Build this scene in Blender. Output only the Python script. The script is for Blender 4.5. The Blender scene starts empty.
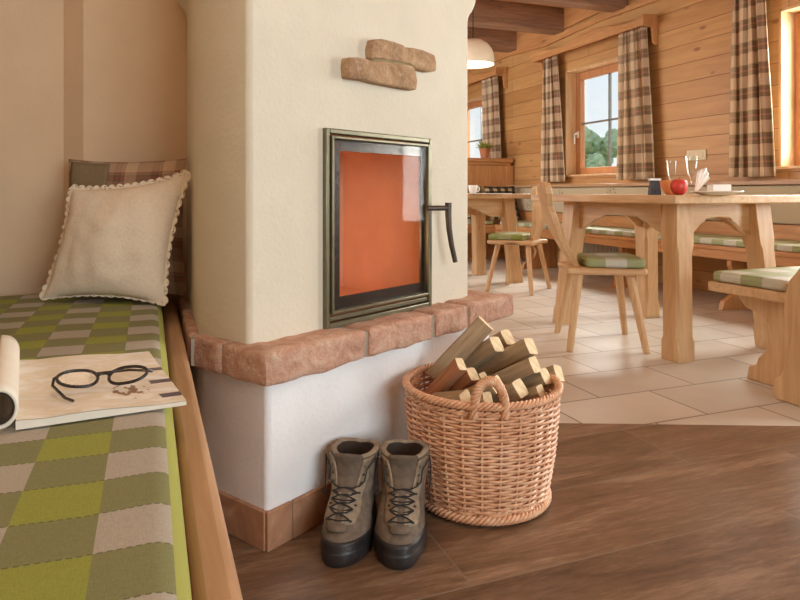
import bpy, bmesh, math, random
from mathutils import Vector, Matrix, noise
PI = math.pi
C = bpy.context.scene.collection
rnd = random.Random(7)
def vn(x, y, z): return noise.noise(Vector((x, y, z)))
# ------------------------------------------------------------------ helpers: colour and nodes
def lin(r, g, b):
    def f(c):
        c /= 255.0
        return c / 12.92 if c <= .04045 else ((c + .055) / 1.055) ** 2.4
    return (f(r), f(g), f(b), 1.0)
class Mat:
    def __init__(s, name):
        s.m = bpy.data.materials.new(name); s.m.use_nodes = True
        s.t = s.m.node_tree; s.t.nodes.clear()
        s.out = s.t.nodes.new('ShaderNodeOutputMaterial')
    def n(s, typ, ins=None, **kw):
        nd = s.t.nodes.new('ShaderNode' + typ)
        for k, v in kw.items(): setattr(nd, k, v)
        for k, v in (ins or {}).items():
            if hasattr(v, 'bl_idname') and 'Socket' in v.bl_idname: s.t.links.new(v, nd.inputs[k])
            else: nd.inputs[k].default_value = v
        return nd
    def math(s, op, a, b=0.0, c=None):
        nd = s.t.nodes.new('ShaderNodeMath'); nd.operation = op
        for i, v in enumerate((a, b) if c is None else (a, b, c)):
            if hasattr(v, 'bl_idname'): s.t.links.new(v, nd.inputs[i])
            else: nd.inputs[i].default_value = v
        return nd.outputs[0]
    def coord(s, kind='Object', scale=(1, 1, 1), loc=(0, 0, 0), rot=(0, 0, 0)):
        tc = s.n('TexCoord'); mp = s.n('Mapping', {'Vector': tc.outputs[kind], 'Scale': scale, 'Location': loc, 'Rotation': rot})
        return mp.outputs[0]
    def noise(s, vec, scale, detail=4, rough=.55, dist=0.0):
        return s.n('TexNoise', {'Vector': vec, 'Scale': scale, 'Detail': detail, 'Roughness': rough, 'Distortion': dist}).outputs['Fac']
    def ramp(s, fac, stops, interp='LINEAR'):
        nd = s.n('ValToRGB', {'Fac': fac}); cr = nd.color_ramp; cr.interpolation = interp
        while len(cr.elements) < len(stops): cr.elements.new(0.5)
        for e, (p, c) in zip(cr.elements, stops): e.position = p; e.color = c
        return nd.outputs['Color']
    def mix(s, fac, a, b, mode='MIX'):
        nd = s.n('Mix', data_type='RGBA', blend_type=mode, clamp_factor=True)
        for k, v in ((0, fac), (6, a), (7, b)):
            if hasattr(v, 'bl_idname'): s.t.links.new(v, nd.inputs[k])
            else: nd.inputs[k].default_value = v
        return nd.outputs[2]
    def bump(s, h, strength=.3, dist=.01):
        return s.n('Bump', {'Height': h, 'Strength': strength, 'Distance': dist}).outputs[0]
    def finish(s, color, rough=.5, normal=None, **ins):
        b = s.n('BsdfPrincipled')
        d = {'Base Color': color, 'Roughness': rough}; d.update({k.replace('_', ' '): v for k, v in ins.items()})
        if normal is not None: d['Normal'] = normal
        for k, v in d.items():
            if hasattr(v, 'bl_idname'): s.t.links.new(v, b.inputs[k])
            else: b.inputs[k].default_value = v
        s.t.links.new(b.outputs[0], s.out.inputs[0])
        return s.m
def plain(name, c, rough=.5, var=.12, scale=30, bump=.0, **ins):
    k = Mat(name); v = k.coord(); f = k.noise(v, scale, 4)
    dark = tuple(x * (1 - var) for x in c[:3]) + (1,); lite = tuple(min(1, x * (1 + var)) for x in c[:3]) + (1,)
    col = k.ramp(f, [(.3, dark), (.7, lite)])
    return k.finish(col, rough, k.bump(f, bump) if bump else None, **ins)
def wood(name, light, dark, axis='x', knots=True, rough=.45, scale=1.0, kd=(.16, .07, .03, 1)):
    k = Mat(name); sc = {'x': (.09, 1, 1), 'y': (1, .09, 1), 'z': (1, 1, .09)}[axis]
    v = k.coord(scale=tuple(q * scale for q in sc))
    a = k.noise(v, 22, 5, .6, .8); b = k.noise(v, 90, 3, .5)
    f = k.math('ADD', k.math('MULTIPLY', a, .75), k.math('MULTIPLY', b, .25))
    col = k.ramp(f, [(.32, dark), (.5, tuple((x + y) / 2 for x, y in zip(light, dark))), (.66, light)])
    if knots:
        ks = {'x': (2.2, 9, 9), 'y': (9, 2.2, 9), 'z': (9, 9, 2.2)}[axis]
        kv = k.coord(scale=tuple(q * scale for q in ks))
        vo = k.n('TexVoronoi', {'Vector': kv, 'Scale': .75}).outputs['Distance']
        col = k.mix(k.ramp(vo, [(.05, (.75, .75, .75, 1)), (.13, (0, 0, 0, 1))]), col, kd)
    return k.finish(col, rough, k.bump(f, .08, .004))
PL, PD = lin(218, 185, 143), lin(191, 151, 107)
M = {}
for a in 'xyz':
    M['pine_' + a] = wood('pine_' + a, PL, PD, a, rough=.42)
    M['orange_' + a] = wood('orange_pine_' + a, lin(208, 156, 102), lin(176, 120, 72), a, rough=.45)
    M['rail_' + a] = wood('honey_pine_' + a, lin(198, 160, 122), lin(158, 118, 84), a, rough=.4)
M['redframe_z'] = wood('red_larch_z', lin(196, 142, 100), lin(172, 116, 74), 'z', False, .4)
M['redframe_y'] = wood('red_larch_y', lin(196, 142, 100), lin(172, 116, 74), 'y', False, .4)
M['beam'] = wood('aged_brown_beam_x', lin(172, 136, 110), lin(122, 90, 70), 'x', True, .6)
M['ceil'] = wood('ceiling_board', lin(206, 152, 100), lin(168, 112, 68), 'y', True, .5)
M['split'] = wood('split_log_side', lin(180, 156, 122), lin(132, 110, 84), 'x', False, .8, 2.0)
M['splitred'] = wood('split_log_red_side', lin(196, 142, 104), lin(150, 98, 66), 'x', False, .8, 2.0)
def mk_plankwall():
    k = Mat('wall_planks'); v = k.coord(rot=(0, 0, 0))
    sx = k.n('SeparateXYZ', {'Vector': v}); uv = k.n('CombineXYZ', {'X': sx.outputs['Y'], 'Y': sx.outputs['Z']}).outputs[0]
    uv2 = k.n('CombineXYZ', {'X': k.math('ADD', sx.outputs['X'], sx.outputs['Y']), 'Y': sx.outputs['Z']}).outputs[0]
    br = k.n('TexBrick', {'Vector': uv2, 'Color1': lin(204, 158, 102), 'Color2': lin(184, 136, 82), 'Mortar': lin(128, 78, 42), 'Scale': 1.0,
             'Mortar Size': .003, 'Mortar Smooth': .6, 'Brick Width': 3.7, 'Row Height': .155, 'Bias': 0.0}, offset=.4, offset_frequency=2)
    st = k.coord(scale=(1, .09, 1)); a = k.noise(st, 20, 5, .6, .9)
    col = k.mix(.75, br.outputs['Color'], k.ramp(a, [(.3, (.74, .68, .62, 1)), (.66, (1, 1, 1, 1))]), 'MULTIPLY')
    vo = k.n('TexVoronoi', {'Vector': k.coord(scale=(1, 2.6, 6)), 'Scale': .95}).outputs['Distance']
    col = k.mix(k.ramp(vo, [(.05, (.85, .85, .85, 1)), (.12, (0, 0, 0, 1))]), col, lin(140, 86, 50))
    return k.finish(col, .5, k.bump(br.outputs['Fac'], .5, -.006))
M['planks'] = mk_plankwall()
def mk_plaster(name, c, amp=.35):
    k = Mat(name); v = k.coord(); a = k.noise(v, 7, 5, .6); b = k.noise(v, 90, 3, .6)
    col = k.ramp(a, [(.3, tuple(x * .93 for x in c[:3]) + (1,)), (.7, c)])
    return k.finish(col, .9, k.bump(k.math('ADD', a, k.math('MULTIPLY', b, .35)), amp, .008))
M['cream'] = mk_plaster('cream_plaster', lin(217, 209, 190))
M['white'] = mk_plaster('white_plaster', lin(248, 248, 248), .5)
M['niche'] = mk_plaster('warm_plaster', lin(212, 184, 152), .2)
def mk_floor():
    k = Mat('dark_wood_plank_tiles'); W, H = 1.2, .293
    v = k.coord(loc=(-.267 + .0, -1.165 + H * 40, 0))
    br = k.n('TexBrick', {'Vector': v, 'Color1': (.0, .0, .0, 1), 'Color2': (1, 1, 1, 1), 'Mortar': (.5, .5, .5, 1), 'Scale': 1.0,
             'Mortar Size': .0022, 'Mortar Smooth': .1, 'Brick Width': W, 'Row Height': H}, offset=.28, offset_frequency=2)
    br.offset = .72
    st = k.coord(scale=(.16, 1, 1)); per = k.math('MULTIPLY', br.outputs['Color'], 5.0)
    sv = k.n('VectorMath', {0: st, 1: k.n('CombineXYZ', {'X': per, 'Y': per, 'Z': per}).outputs[0]}, operation='ADD').outputs[0]
    a = k.noise(sv, 8, 8, .68, 1.2); b = k.noise(sv, 110, 5, .65)
    f = k.math('ADD', k.math('MULTIPLY', a, .66), k.math('MULTIPLY', b, .34))
    col = k.ramp(f, [(.36, lin(74, 55, 40)), (.5, lin(116, 90, 69)), (.63, lin(158, 131, 107))])
    col = k.mix(.25, col, k.mix(br.outputs['Color'], lin(110, 80, 58), lin(150, 114, 84)))
    col = k.mix(br.outputs['Fac'], col, lin(130, 112, 95))
    return k.finish(col, k.math('ADD', .30, k.math('MULTIPLY', b, .14)), k.bump(k.math('SUBTRACT', f, br.outputs['Fac']), .12, .004))
M['floor'] = mk_floor()
def mk_tiles():
    k = Mat('beige_stone_tiles'); W, H = .475, .293
    v = k.coord(loc=(-1.851 + W * 20, -1.763 + H * 21, 0))
    br = k.n('TexBrick', {'Vector': v, 'Color1': lin(198, 189, 176), 'Color2': lin(216, 208, 196), 'Mortar': lin(136, 120, 106), 'Scale': 1.0,
             'Mortar Size': .004, 'Mortar Smooth': .1, 'Brick Width': W, 'Row Height': H}, offset=.5, offset_frequency=2)
    a = k.noise(k.coord(), 5, 3, .5); b = k.noise(k.coord(), 45, 3, .5)
    col = k.mix(.5, br.outputs['Color'], k.ramp(a, [(.3, (.84, .79, .74, 1)), (.68, (1, 1, 1, 1))]), 'MULTIPLY')
    return k.finish(col, k.math('ADD', .30, k.math('MULTIPLY', a, .06)), k.bump(br.outputs['Fac'], .12, -.003))
M['tiles'] = mk_tiles()
def mk_brick(name, c1, c2, c3):
    k = Mat(name); v = k.coord(); a = k.noise(v, 16, 6, .7, .5); b = k.noise(v, 70, 5, .7)
    col = k.ramp(a, [(.3, c1), (.5, c2), (.7, c3)])
    col = k.mix(k.ramp(b, [(.5, (0, 0, 0, 1)), (.72, (.55, .55, .55, 1))]), col, lin(205, 180, 158))
    return k.finish(col, .95, k.bump(k.math('ADD', a, b), .8, .01))
M['brick'] = mk_brick('old_red_brick', lin(168, 120, 98), lin(196, 152, 128), lin(214, 186, 164))
M['brickdark'] = mk_brick('old_brown_brick', lin(142, 108, 78), lin(174, 138, 102), lin(198, 168, 130))
M['mortar'] = plain('grey_mortar', lin(168, 152, 134), .95, .15, 60, .5)
M['olivemortar'] = plain('olive_mortar', lin(140, 128, 92), .95, .15, 60, .4)
def mk_skirt():
    k = Mat('terracotta_skirting'); a = k.noise(k.coord(), 12, 5, .6, .6)
    col = k.ramp(a, [(.3, lin(150, 106, 78)), (.55, lin(182, 136, 104)), (.75, lin(204, 166, 136))])
    return k.finish(col, .5, k.bump(a, .1))
M['skirt'] = mk_skirt()
M['iron'] = plain('olive_grey_metal', lin(112, 108, 86), .38, .1, 40, Metallic=.55)
M['black'] = plain('black_enamel', lin(40, 34, 32), .25, .1)
M['chamotte'] = plain('firebrick', lin(208, 154, 122), .9, .08, 9, .2)
M['darkmetal'] = plain('dark_bronze_metal', lin(88, 80, 70), .4, .15, Metallic=.6)
M['check_off'] = None
def mk_check(name, period=.15, rough=.9, edge=True, cols=None):
    k = Mat(name); v = k.coord(); s = k.n('SeparateXYZ', {'Vector': v})
    fx = k.math('FRACT', k.math('MULTIPLY', s.outputs['X'], 1 / period)); fy = k.math('FRACT', k.math('MULTIPLY', s.outputs['Y'], 1 / period))
    gx = k.math('GREATER_THAN', fx, .5); gy = k.math('GREATER_THAN', fy, .5)
    grey, olive, green = lin(176, 168, 154), lin(130, 130, 86), lin(148, 154, 64)
    if cols: grey, olive, green = cols
    both = k.math('ADD', gx, gy)
    col = k.ramp(k.math('MULTIPLY', both, .5), [(0, grey), (.25, olive), (.75, green)], 'CONSTANT')
    w = k.noise(k.coord(scale=(160, 900, 300)), 1, 3); w2 = k.noise(k.coord(scale=(900, 160, 300)), 1, 3)
    ww = k.math('MULTIPLY', k.math('ADD', w, w2), .5)
    col = k.mix(.6, col, k.ramp(ww, [(.3, (.6, .6, .6, 1)), (.65, (1.0, 1.0, 1.0, 1))]), 'MULTIPLY')
    line = k.math('LESS_THAN', k.math('ABSOLUTE', k.math('SUBTRACT', k.math('FRACT', k.math('MULTIPLY', s.outputs['Y'], 2 / period)), .5)), .5 - .0)
    e = k.math('GREATER_THAN', k.math('ABSOLUTE', k.math('SUBTRACT', k.math('FRACT', k.math('MULTIPLY', s.outputs['Y'], 2 / period)), .5)), .485)
    dash = k.math('GREATER_THAN', k.math('FRACT', k.math('MULTIPLY', s.outputs['X'], 130)), .4)
    col = k.mix(k.math('MULTIPLY', k.math('MULTIPLY', e, dash), .6), col, lin(60, 56, 34))
    if edge: col = k.mix(k.math('GREATER_THAN', s.outputs['X'], .064), col, lin(158, 160, 78))
    return k.finish(col, rough, k.bump(ww, .3, .002))
M['check'] = mk_check('green_grey_check_wool')
M['pad'] = mk_check('green_check_seat_pad', .2, .42, False, (lin(200, 200, 184), lin(158, 166, 120), lin(140, 152, 80)))
def mk_plaid(name, base, warp, weft, line, n=(6, 9), wide=False):
    k = Mat(name); tc = k.n('TexCoord'); s = k.n('SeparateXYZ', {'Vector': tc.outputs['UV']})
    def stripes(co, num, cols):
        f = k.math('FRACT', k.math('MULTIPLY', co, num))
        if wide: return k.ramp(f, [(0, cols[0]), (.30, cols[3]), (.33, cols[1]), (.52, cols[2]), (.60, cols[1]), (.80, cols[0])], 'CONSTANT')
        return k.ramp(f, [(0, cols[0]), (.34, cols[1]), (.42, cols[2]), (.47, cols[1]), (.55, cols[0]), (.6, cols[2]), (.64, cols[3]), (.95, cols[0])], 'CONSTANT')
    a = stripes(s.outputs['X'], n[0], (base, warp, line, weft)); b = stripes(s.outputs['Y'], n[1], (base, warp, line, weft))
    col = k.mix(.5, a, b)
    w = k.noise(k.coord(), 300, 2)
    col = k.mix(.35, col, k.ramp(w, [(.3, (.6, .6, .6, 1)), (.7, (1, 1, 1, 1))]), 'MULTIPLY')
    return k.finish(col, .9, k.bump(w, .15, .002))
M['curtain'] = mk_plaid('curtain_plaid', lin(214, 188, 156), lin(116, 94, 72), lin(158, 152, 104), lin(172, 120, 96), (4.3, 8.2), wide=True)
M['plaidpillow'] = mk_plaid('pillow_plaid', lin(144, 114, 88), lin(108, 80, 60), lin(192, 160, 130), lin(150, 78, 64), (3.2, 4))
M['taupe'] = plain('taupe_cloth', lin(122, 104, 78), .95, .08, 120, .1)
M['linen'] = plain('cream_linen', lin(222, 205, 182), .95, .05, 120, .15)
def mk_lace():
    k = Mat('cream_lace'); tc = k.n('TexCoord'); mp = k.n('Mapping', {'Vector': tc.outputs['UV'], 'Scale': (110, 4, 1)}).outputs[0]
    vo = k.n('TexVoronoi', {'Vector': mp, 'Scale': 1.0}, feature='F1').outputs['Distance']
    hole = k.math('LESS_THAN', vo, .3)
    b = k.n('BsdfPrincipled', {'Base Color': lin(226, 212, 190), 'Roughness': .95}); t = k.n('BsdfTransparent')
    mx = k.n('MixShader', {0: hole, 1: b.outputs[0], 2: t.outputs[0]}); k.t.links.new(mx.outputs[0], k.out.inputs[0])
    return k.m
M['lace'] = mk_lace()
def mk_glass(name, tint=(1, 1, 1, 1), refl=1.0, rough=.0):
    k = Mat(name); bf = k.n('NewGeometry').outputs['Backfacing']; fr = k.n('Fresnel', {'IOR': k.math('SUBTRACT', 1.5, k.math('MULTIPLY', bf, .8333))}); t = k.n('BsdfTransparent', {'Color': tint}); g = k.n('BsdfGlossy', {'Roughness': rough, 'Color': (1, 1, 1, 1)})
    mx = k.n('MixShader', {0: k.math('MULTIPLY', fr.outputs[0], refl), 1: t.outputs[0], 2: g.outputs[0]}); k.t.links.new(mx.outputs[0], k.out.inputs[0])
    return k.m
M['glass'] = mk_glass('window_glass', (.96, .98, .97, 1), .8)
M['fireglass'] = mk_glass('stove_glass', (.97, .96, .95, 1), .09, .03)
M['wineglass'] = mk_glass('drinking_glass', (.95, .97, .97, 1), .8)
M['lens'] = mk_glass('lens_glass', (.95, .93, .9, 1), .3)
M['suede'] = plain('brown_suede', lin(118, 104, 90), .95, .34, 40, .5)
M['suedelight'] = plain('taupe_leather', lin(150, 134, 113), .85, .3, 50, .5)
M['tongue'] = plain('padded_tongue_leather', lin(110, 96, 82), .85, .3, 45, .3)
M['collar'] = plain('dark_lining', lin(66, 52, 44), .95, .2)
M['rubber'] = plain('black_rubber', lin(44, 40, 40), .45, .3, 30, .2)
M['laces'] = plain('black_lace_cord', lin(46, 44, 44), .9, .2, 300)
M['steel'] = plain('dull_steel', lin(160, 158, 150), .35, .1, Metallic=.9)
def mk_wicker():
    k = Mat('peeled_willow'); a = k.noise(k.coord(), 60, 4, .6); b = k.noise(k.coord(), 9, 3, .5)
    col = k.ramp(k.math('ADD', k.math('MULTIPLY', a, .6), k.math('MULTIPLY', b, .4)), [(.34, lin(194, 138, 100)), (.5, lin(222, 172, 134)), (.66, lin(238, 200, 166))])
    return k.finish(col, .42)
M['wicker'] = mk_wicker()
def mk_endgrain():
    k = Mat('log_end_grain'); a = k.noise(k.coord(), 45, 4, .6)
    return k.finish(k.ramp(a, [(.3, lin(212, 186, 142)), (.7, lin(240, 222, 186))]), .9)
M['endgrain'] = mk_endgrain()
M['frame_black'] = plain('black_acetate', lin(34, 28, 27), .25, .1)
M['paper'] = plain('page_edge_paper', lin(226, 220, 206), .7, .03)
M['pagedark'] = plain('black_cover', lin(26, 24, 24), .4, .1)
def mk_page():
    k = Mat('printed_magazine_page'); tc = k.n('TexCoord'); s = k.n('SeparateXYZ', {'Vector': tc.outputs['UV']})
    v = k.n('Mapping', {'Vector': tc.outputs['UV'], 'Scale': (1.2, 3.2, 1)}).outputs[0]
    a = k.noise(v, 3.2, 4, .5, .6)
    base = k.ramp(a, [(.35, lin(238, 233, 224)), (.5, lin(228, 216, 194)), (.62, lin(244, 241, 236))])
    flower = k.n('TexNoise', {'Vector': tc.outputs['UV'], 'Scale': 16.0, 'Detail': 3.0}).outputs['Fac']
    du = k.math('SUBTRACT', s.outputs['X'], .70); dv = k.math('SUBTRACT', s.outputs['Y'], .24)
    r = k.math('SQRT', k.math('ADD', k.math('MULTIPLY', du, du), k.math('MULTIPLY', dv, dv)))
    m = k.math('MULTIPLY', k.math('LESS_THAN', r, .12), k.math('GREATER_THAN', flower, .52))
    col = k.mix(m, base, lin(140, 102, 76))
    band = k.math('MULTIPLY', k.math('GREATER_THAN', s.outputs['X'], k.math('ADD', .80, k.math('MULTIPLY', a, .12))),
                  k.math('LESS_THAN', k.math('ABSOLUTE', k.math('SUBTRACT', k.math('FRACT', k.math('MULTIPLY', s.outputs['Y'], 4.2)), .5)), .13))
    band = k.math('MULTIPLY', band, k.math('LESS_THAN', s.outputs['Y'], .62))
    col = k.mix(band, col, lin(92, 80, 92))
    return k.finish(col, .35)
M['page'] = mk_page()
M['floral'] = None
def mk_floral():
    k = Mat('beige_sprig_upholstery'); v = k.coord(scale=(1, 1, 1)); sp = k.n('SeparateXYZ', {'Vector': v})
    uv = k.n('CombineXYZ', {'X': k.math('ADD', sp.outputs['X'], sp.outputs['Y']), 'Y': sp.outputs['Z']}).outputs[0]
    vo = k.n('TexVoronoi', {'Vector': uv, 'Scale': 4.2}); nz = k.noise(v, 48, 2)
    m = k.math('MULTIPLY', k.math('LESS_THAN', vo.outputs['Distance'], .3), k.math('GREATER_THAN', nz, .56))
    return k.finish(k.mix(m, lin(182, 166, 138), lin(104, 98, 66)), .9)
M['floral'] = mk_floral()
def mk_buffalo():
    k = Mat('dark_buffalo_check'); tc = k.n('TexCoord'); s = k.n('SeparateXYZ', {'Vector': tc.outputs['UV']})
    gx = k.math('GREATER_THAN', k.math('FRACT', k.math('MULTIPLY', s.outputs['X'], 4)), .5); gy = k.math('GREATER_THAN', k.math('FRACT', k.math('MULTIPLY', s.outputs['Y'], 6)), .5)
    return k.finish(k.ramp(k.math('MULTIPLY', k.math('ADD', gx, gy), .5), [(0, lin(176, 158, 122)), (.25, lin(74, 62, 46)), (.75, lin(34, 30, 26))], 'CONSTANT'), .95)
M['buffalo'] = mk_buffalo()
M['olive'] = plain('olive_cloth', lin(120, 112, 68), .95, .1, 100)
M['shade'] = plain('pale_lamp_shade', lin(244, 232, 208), .5, .04, 20, Transmission_Weight=.0)
M['whiteware'] = plain('white_porcelain', lin(240, 238, 232), .25, .03)
M['napkin'] = plain('white_paper_napkin', lin(246, 244, 240), .8, .03)
M['apple'] = plain('red_apple_skin', lin(206, 70, 62), .3, .35, 25)
M['bowlwood'] = plain('orange_bowl', lin(226, 160, 112), .4, .12, 20)
M['boxdark'] = plain('dark_printed_card', lin(56, 54, 62), .5, .5, 60)
M['leaf'] = plain('green_leaf', lin(142, 148, 70), .5, .25, 40)
M['terracotta'] = plain('terracotta_pot', lin(176, 112, 76), .8, .1)
M['radiator'] = plain('grey_radiator', lin(196, 190, 180), .4, .05)
M['plastic'] = plain('ivory_plastic', lin(214, 196, 160), .4, .04)
M['grass'] = plain('lawn', lin(120, 146, 84), .9, .3, 3)
M['treeleaf'] = plain('tree_foliage', lin(178, 196, 156), .9, .2, 4)  # leaf green paled to carry distance haze in the colour
M['bark'] = plain('tree_bark', lin(96, 78, 62), .9, .2)
M['terrace'] = plain('pale_terrace', lin(226, 222, 216), .8, .06, 4)
# ------------------------------------------------------------------ helpers: geometry
class MB:
    def __init__(s): s.v = []; s.f = []; s.uv = {}; s.mi = []; s.m = 0
    def face(s, idx, uv=None):
        if uv: s.uv[len(s.f)] = uv
        s.f.append(tuple(idx)); s.mi.append(s.m)
    def add(s, vs, fs):
        b = len(s.v); s.v += [tuple(v) for v in vs]
        for f in fs: s.face([i + b for i in f])
    def box(s, x0, x1, y0, y1, z0, z1, mat=None):
        vs = [Vector((x, y, z)) for z in (z0, z1) for y in (y0, y1) for x in (x0, x1)]
        if mat is not None: vs = [mat @ v for v in vs]
        s.add(vs, [(0, 2, 3, 1), (4, 5, 7, 6), (0, 1, 5, 4), (2, 6, 7, 3), (0, 4, 6, 2), (1, 3, 7, 5)])
        return s
    def prism(s, poly, lo, hi, fn):
        n = len(poly); vs = [fn(a, b, lo) for a, b in poly] + [fn(a, b, hi) for a, b in poly]
        fs = [tuple(range(n))[::-1], tuple(range(n, 2 * n))] + [(i, (i + 1) % n, n + (i + 1) % n, n + i) for i in range(n)]
        s.add(vs, fs); return s
    def grid(s, fn, nu, nv, cu=False, cv=False, capu=False):
        b = len(s.v); U = nu if cu else nu + 1; V = nv if cv else nv + 1
        for i in range(U):
            for j in range(V): s.v.append(tuple(fn(i / nu, j / nv)))
        for i in range(nu):
            for j in range(nv):
                q = [b + (a % U) * V + (c % V) for a, c in ((i, j), (i + 1, j), (i + 1, j + 1), (i, j + 1))]
                s.face(q, [(i / nu, j / nv), ((i + 1) / nu, j / nv), ((i + 1) / nu, (j + 1) / nv), (i / nu, (j + 1) / nv)])
        return s
    def tube(s, pts, r, n=6, closed=False, caps=True):
        pts = [Vector(p) for p in pts]; N = len(pts); b = len(s.v)
        up = None; rr = r if callable(r) else (lambda t: r)
        for i, p in enumerate(pts):
            a = pts[(i - 1) % N] if (closed or i > 0) else p; c = pts[(i + 1) % N] if (closed or i < N - 1) else p
            t = (c - a).normalized()
            if up is None: up = t.orthogonal().normalized()
            up = (up - t * up.dot(t)); up = up.normalized() if up.length > 1e-6 else t.orthogonal().normalized()
            w = t.cross(up)
            for k in range(n):
                an = 2 * PI * k / n; s.v.append(tuple(p + (up * math.cos(an) + w * math.sin(an)) * rr(i / max(1, N - 1))))
        for i in range(N if closed else N - 1):
            for k in range(n):
                j = (i + 1) % N; s.face((b + i * n + k, b + i * n + (k + 1) % n, b + j * n + (k + 1) % n, b + j * n + k))
        if caps and not closed:
            s.face([b + k for k in range(n)][::-1]); s.face([b + (N - 1) * n + k for k in range(n)])
        return s
    def lathe(s, prof, n=32, c=(0, 0, 0)):
        s.grid(lambda u, v: (c[0] + prof_at(prof, v)[0] * math.cos(2 * PI * u), c[1] + prof_at(prof, v)[0] * math.sin(2 * PI * u), c[2] + prof_at(prof, v)[1]), n, len(prof) - 1, cu=True)
        return s
    def build(s, name, mats, parent=None, bevel=0, seg=2, smooth=35, origin=None, subsurf=0, solid=0, weld=False):
        me = bpy.data.meshes.new(name)
        o3 = Vector(origin) if origin is not None else Vector((0, 0, 0))
        me.from_pydata([tuple(Vector(v) - o3) for v in s.v], [], s.f)
        if not isinstance(mats, (list, tuple)): mats = [mats]
        for m in mats: me.materials.append(m)
        if s.uv:
            ul = me.uv_layers.new(name='UVMap')
            for p in me.polygons:
                if p.index in s.uv:
                    for li, u in zip(p.loop_indices, s.uv[p.index]): ul.data[li].uv = u
        for p in me.polygons: p.use_smooth = smooth > 0; p.material_index = s.mi[p.index]
        bm = bmesh.new(); bm.from_mesh(me)
        if weld: bmesh.ops.remove_doubles(bm, verts=bm.verts, dist=1e-5)
        bmesh.ops.recalc_face_normals(bm, faces=bm.faces); bm.to_mesh(me); bm.free()
        if smooth > 0: me.set_sharp_from_angle(angle=math.radians(smooth))
        ob = bpy.data.objects.new(name, me); C.objects.link(ob)
        if parent is not None: ob.parent = parent
        ob.location = o3
        if solid: md = ob.modifiers.new('solid', 'SOLIDIFY'); md.thickness = solid; md.offset = 0
        if bevel:
            md = ob.modifiers.new('bevel', 'BEVEL'); md.width = bevel; md.segments = seg; md.limit_method = 'ANGLE'; md.angle_limit = math.radians(40)
        if subsurf: md = ob.modifiers.new('sub', 'SUBSURF'); md.levels = md.render_levels = subsurf
        return ob
def prof_at(prof, v): return prof[int(round(v * (len(prof) - 1)))]
def tag(o, label, cat, group=None, kind=None):
    if label: o['label'] = label
    if cat: o['category'] = cat
    if group: o['group'] = group
    if kind: o['kind'] = kind
    return o
def thing(name, label, cat, loc=(0, 0, 0), rz=0, group=None, kind=None):
    o = bpy.data.objects.new(name, None); C.objects.link(o); o.location = loc; o.rotation_euler = (0, 0, rz); o.empty_display_size = .1
    return tag(o, label, cat, group, kind)
def struct(o, label=None, cat=None): o['kind'] = 'structure'; return tag(o, label, cat)
def bx(x0, x1, y0, y1, z0, z1): return MB().box(x0, x1, y0, y1, z0, z1)
def rough_box(mb, fn, L, W, H, amp, seed, n=(14, 5, 5), rnd_r=.012):
    """box 0..L, 0..W, 0..H with rounded, worn edges, mapped by fn"""
    bm = bmesh.new(); bmesh.ops.create_cube(bm, size=1.0)
    bmesh.ops.subdivide_edges(bm, edges=bm.edges, cuts=10, use_grid_fill=True)
    vs = []
    for v in bm.verts:
        p = Vector(((v.co.x + .5) * L, (v.co.y + .5) * W, (v.co.z + .5) * H))
        q = Vector([min(max(c, rnd_r), d - rnd_r) for c, d in zip(p, (L, W, H))])
        d = p - q
        if d.length > 0: p = q + d.normalized() * rnd_r
        nn = noise.noise_vector(Vector((p.x * 14 + seed * 7.1, p.y * 14, p.z * 14))) * amp + noise.noise_vector(Vector((p.x * 45 + seed, p.y * 45, p.z * 45))) * amp * .5
        vs.append(fn(p + nn))
    bm.verts.index_update()
    mb.add(vs, [[v.index for v in f.verts] for f in bm.faces]); bm.free()
# camera frame used for the survey of the place: camera at the origin, yawed right of room +y
F, ZC = 650.0, .79
TH = math.atan(250 / F); CO, SI = math.cos(TH), math.sin(TH)
def cam(X, Y, Z=0): return Vector((X * CO + Y * SI, -X * SI + Y * CO, Z))

# ================================================================== ROOM SHELL
CEIL = 2.75; XW = 4.15
def B(x): return 1.891 - (x - 1.277) * .4255      # where the dark boards meet the stone tiles
f = MB(); f.add([(-.6, -2.5, 0), (4.4, -2.5, 0), (4.4, B(4.4), 0), (-.6, B(-.6), 0), (-.6, -2.5, -.05), (4.4, -2.5, -.05), (4.4, B(4.4), -.05), (-.6, B(-.6), -.05)],
    [(0, 1, 2, 3), (7, 6, 5, 4), (0, 4, 5, 1), (1, 5, 6, 2), (2, 6, 7, 3), (3, 7, 4, 0)])
struct(f.build('floor', M['floor'], smooth=0))
f = MB(); f.add([(-.6, B(-.6), 0), (4.4, B(4.4), 0), (4.4, 9.3, 0), (-.6, 9.3, 0), (-.6, B(-.6), -.05), (4.4, B(4.4), -.05), (4.4, 9.3, -.05), (-.6, 9.3, -.05)],
    [(0, 1, 2, 3), (7, 6, 5, 4), (0, 4, 5, 1), (1, 5, 6, 2), (2, 6, 7, 3), (3, 7, 4, 0)])
struct(f.build('floor_tiled', M['tiles'], smooth=0))
struct(bx(-.7, 4.4, -2.6, 9.4, CEIL, CEIL + .1).build('ceiling', M['ceil'], smooth=0))
WINS = {1: (4.80, 5.87, .95, 2.08), 2: (7.50, 8.57, .95, 2.08), 3: (2.27, 3.33, .95, 2.08), 4: (1.03, 1.70, .45, 2.08)}
w = MB(); y = -2.6
for k in (4, 3, 1, 2):
    a, b, z0, z1 = WINS[k]; w.box(XW, XW + .25, y, a, 0, CEIL); w.box(XW, XW + .25, a, b, 0, z0); w.box(XW, XW + .25, a, b, z1, CEIL); y = b
w.box(XW, XW + .25, y, 9.4, 0, CEIL)
struct(w.build('wall_right', M['planks'], smooth=0, weld=False))
struct(bx(-.6, 4.4, 9.2, 9.4, 0, CEIL).build('wall_far', M['planks'], smooth=0))
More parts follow.
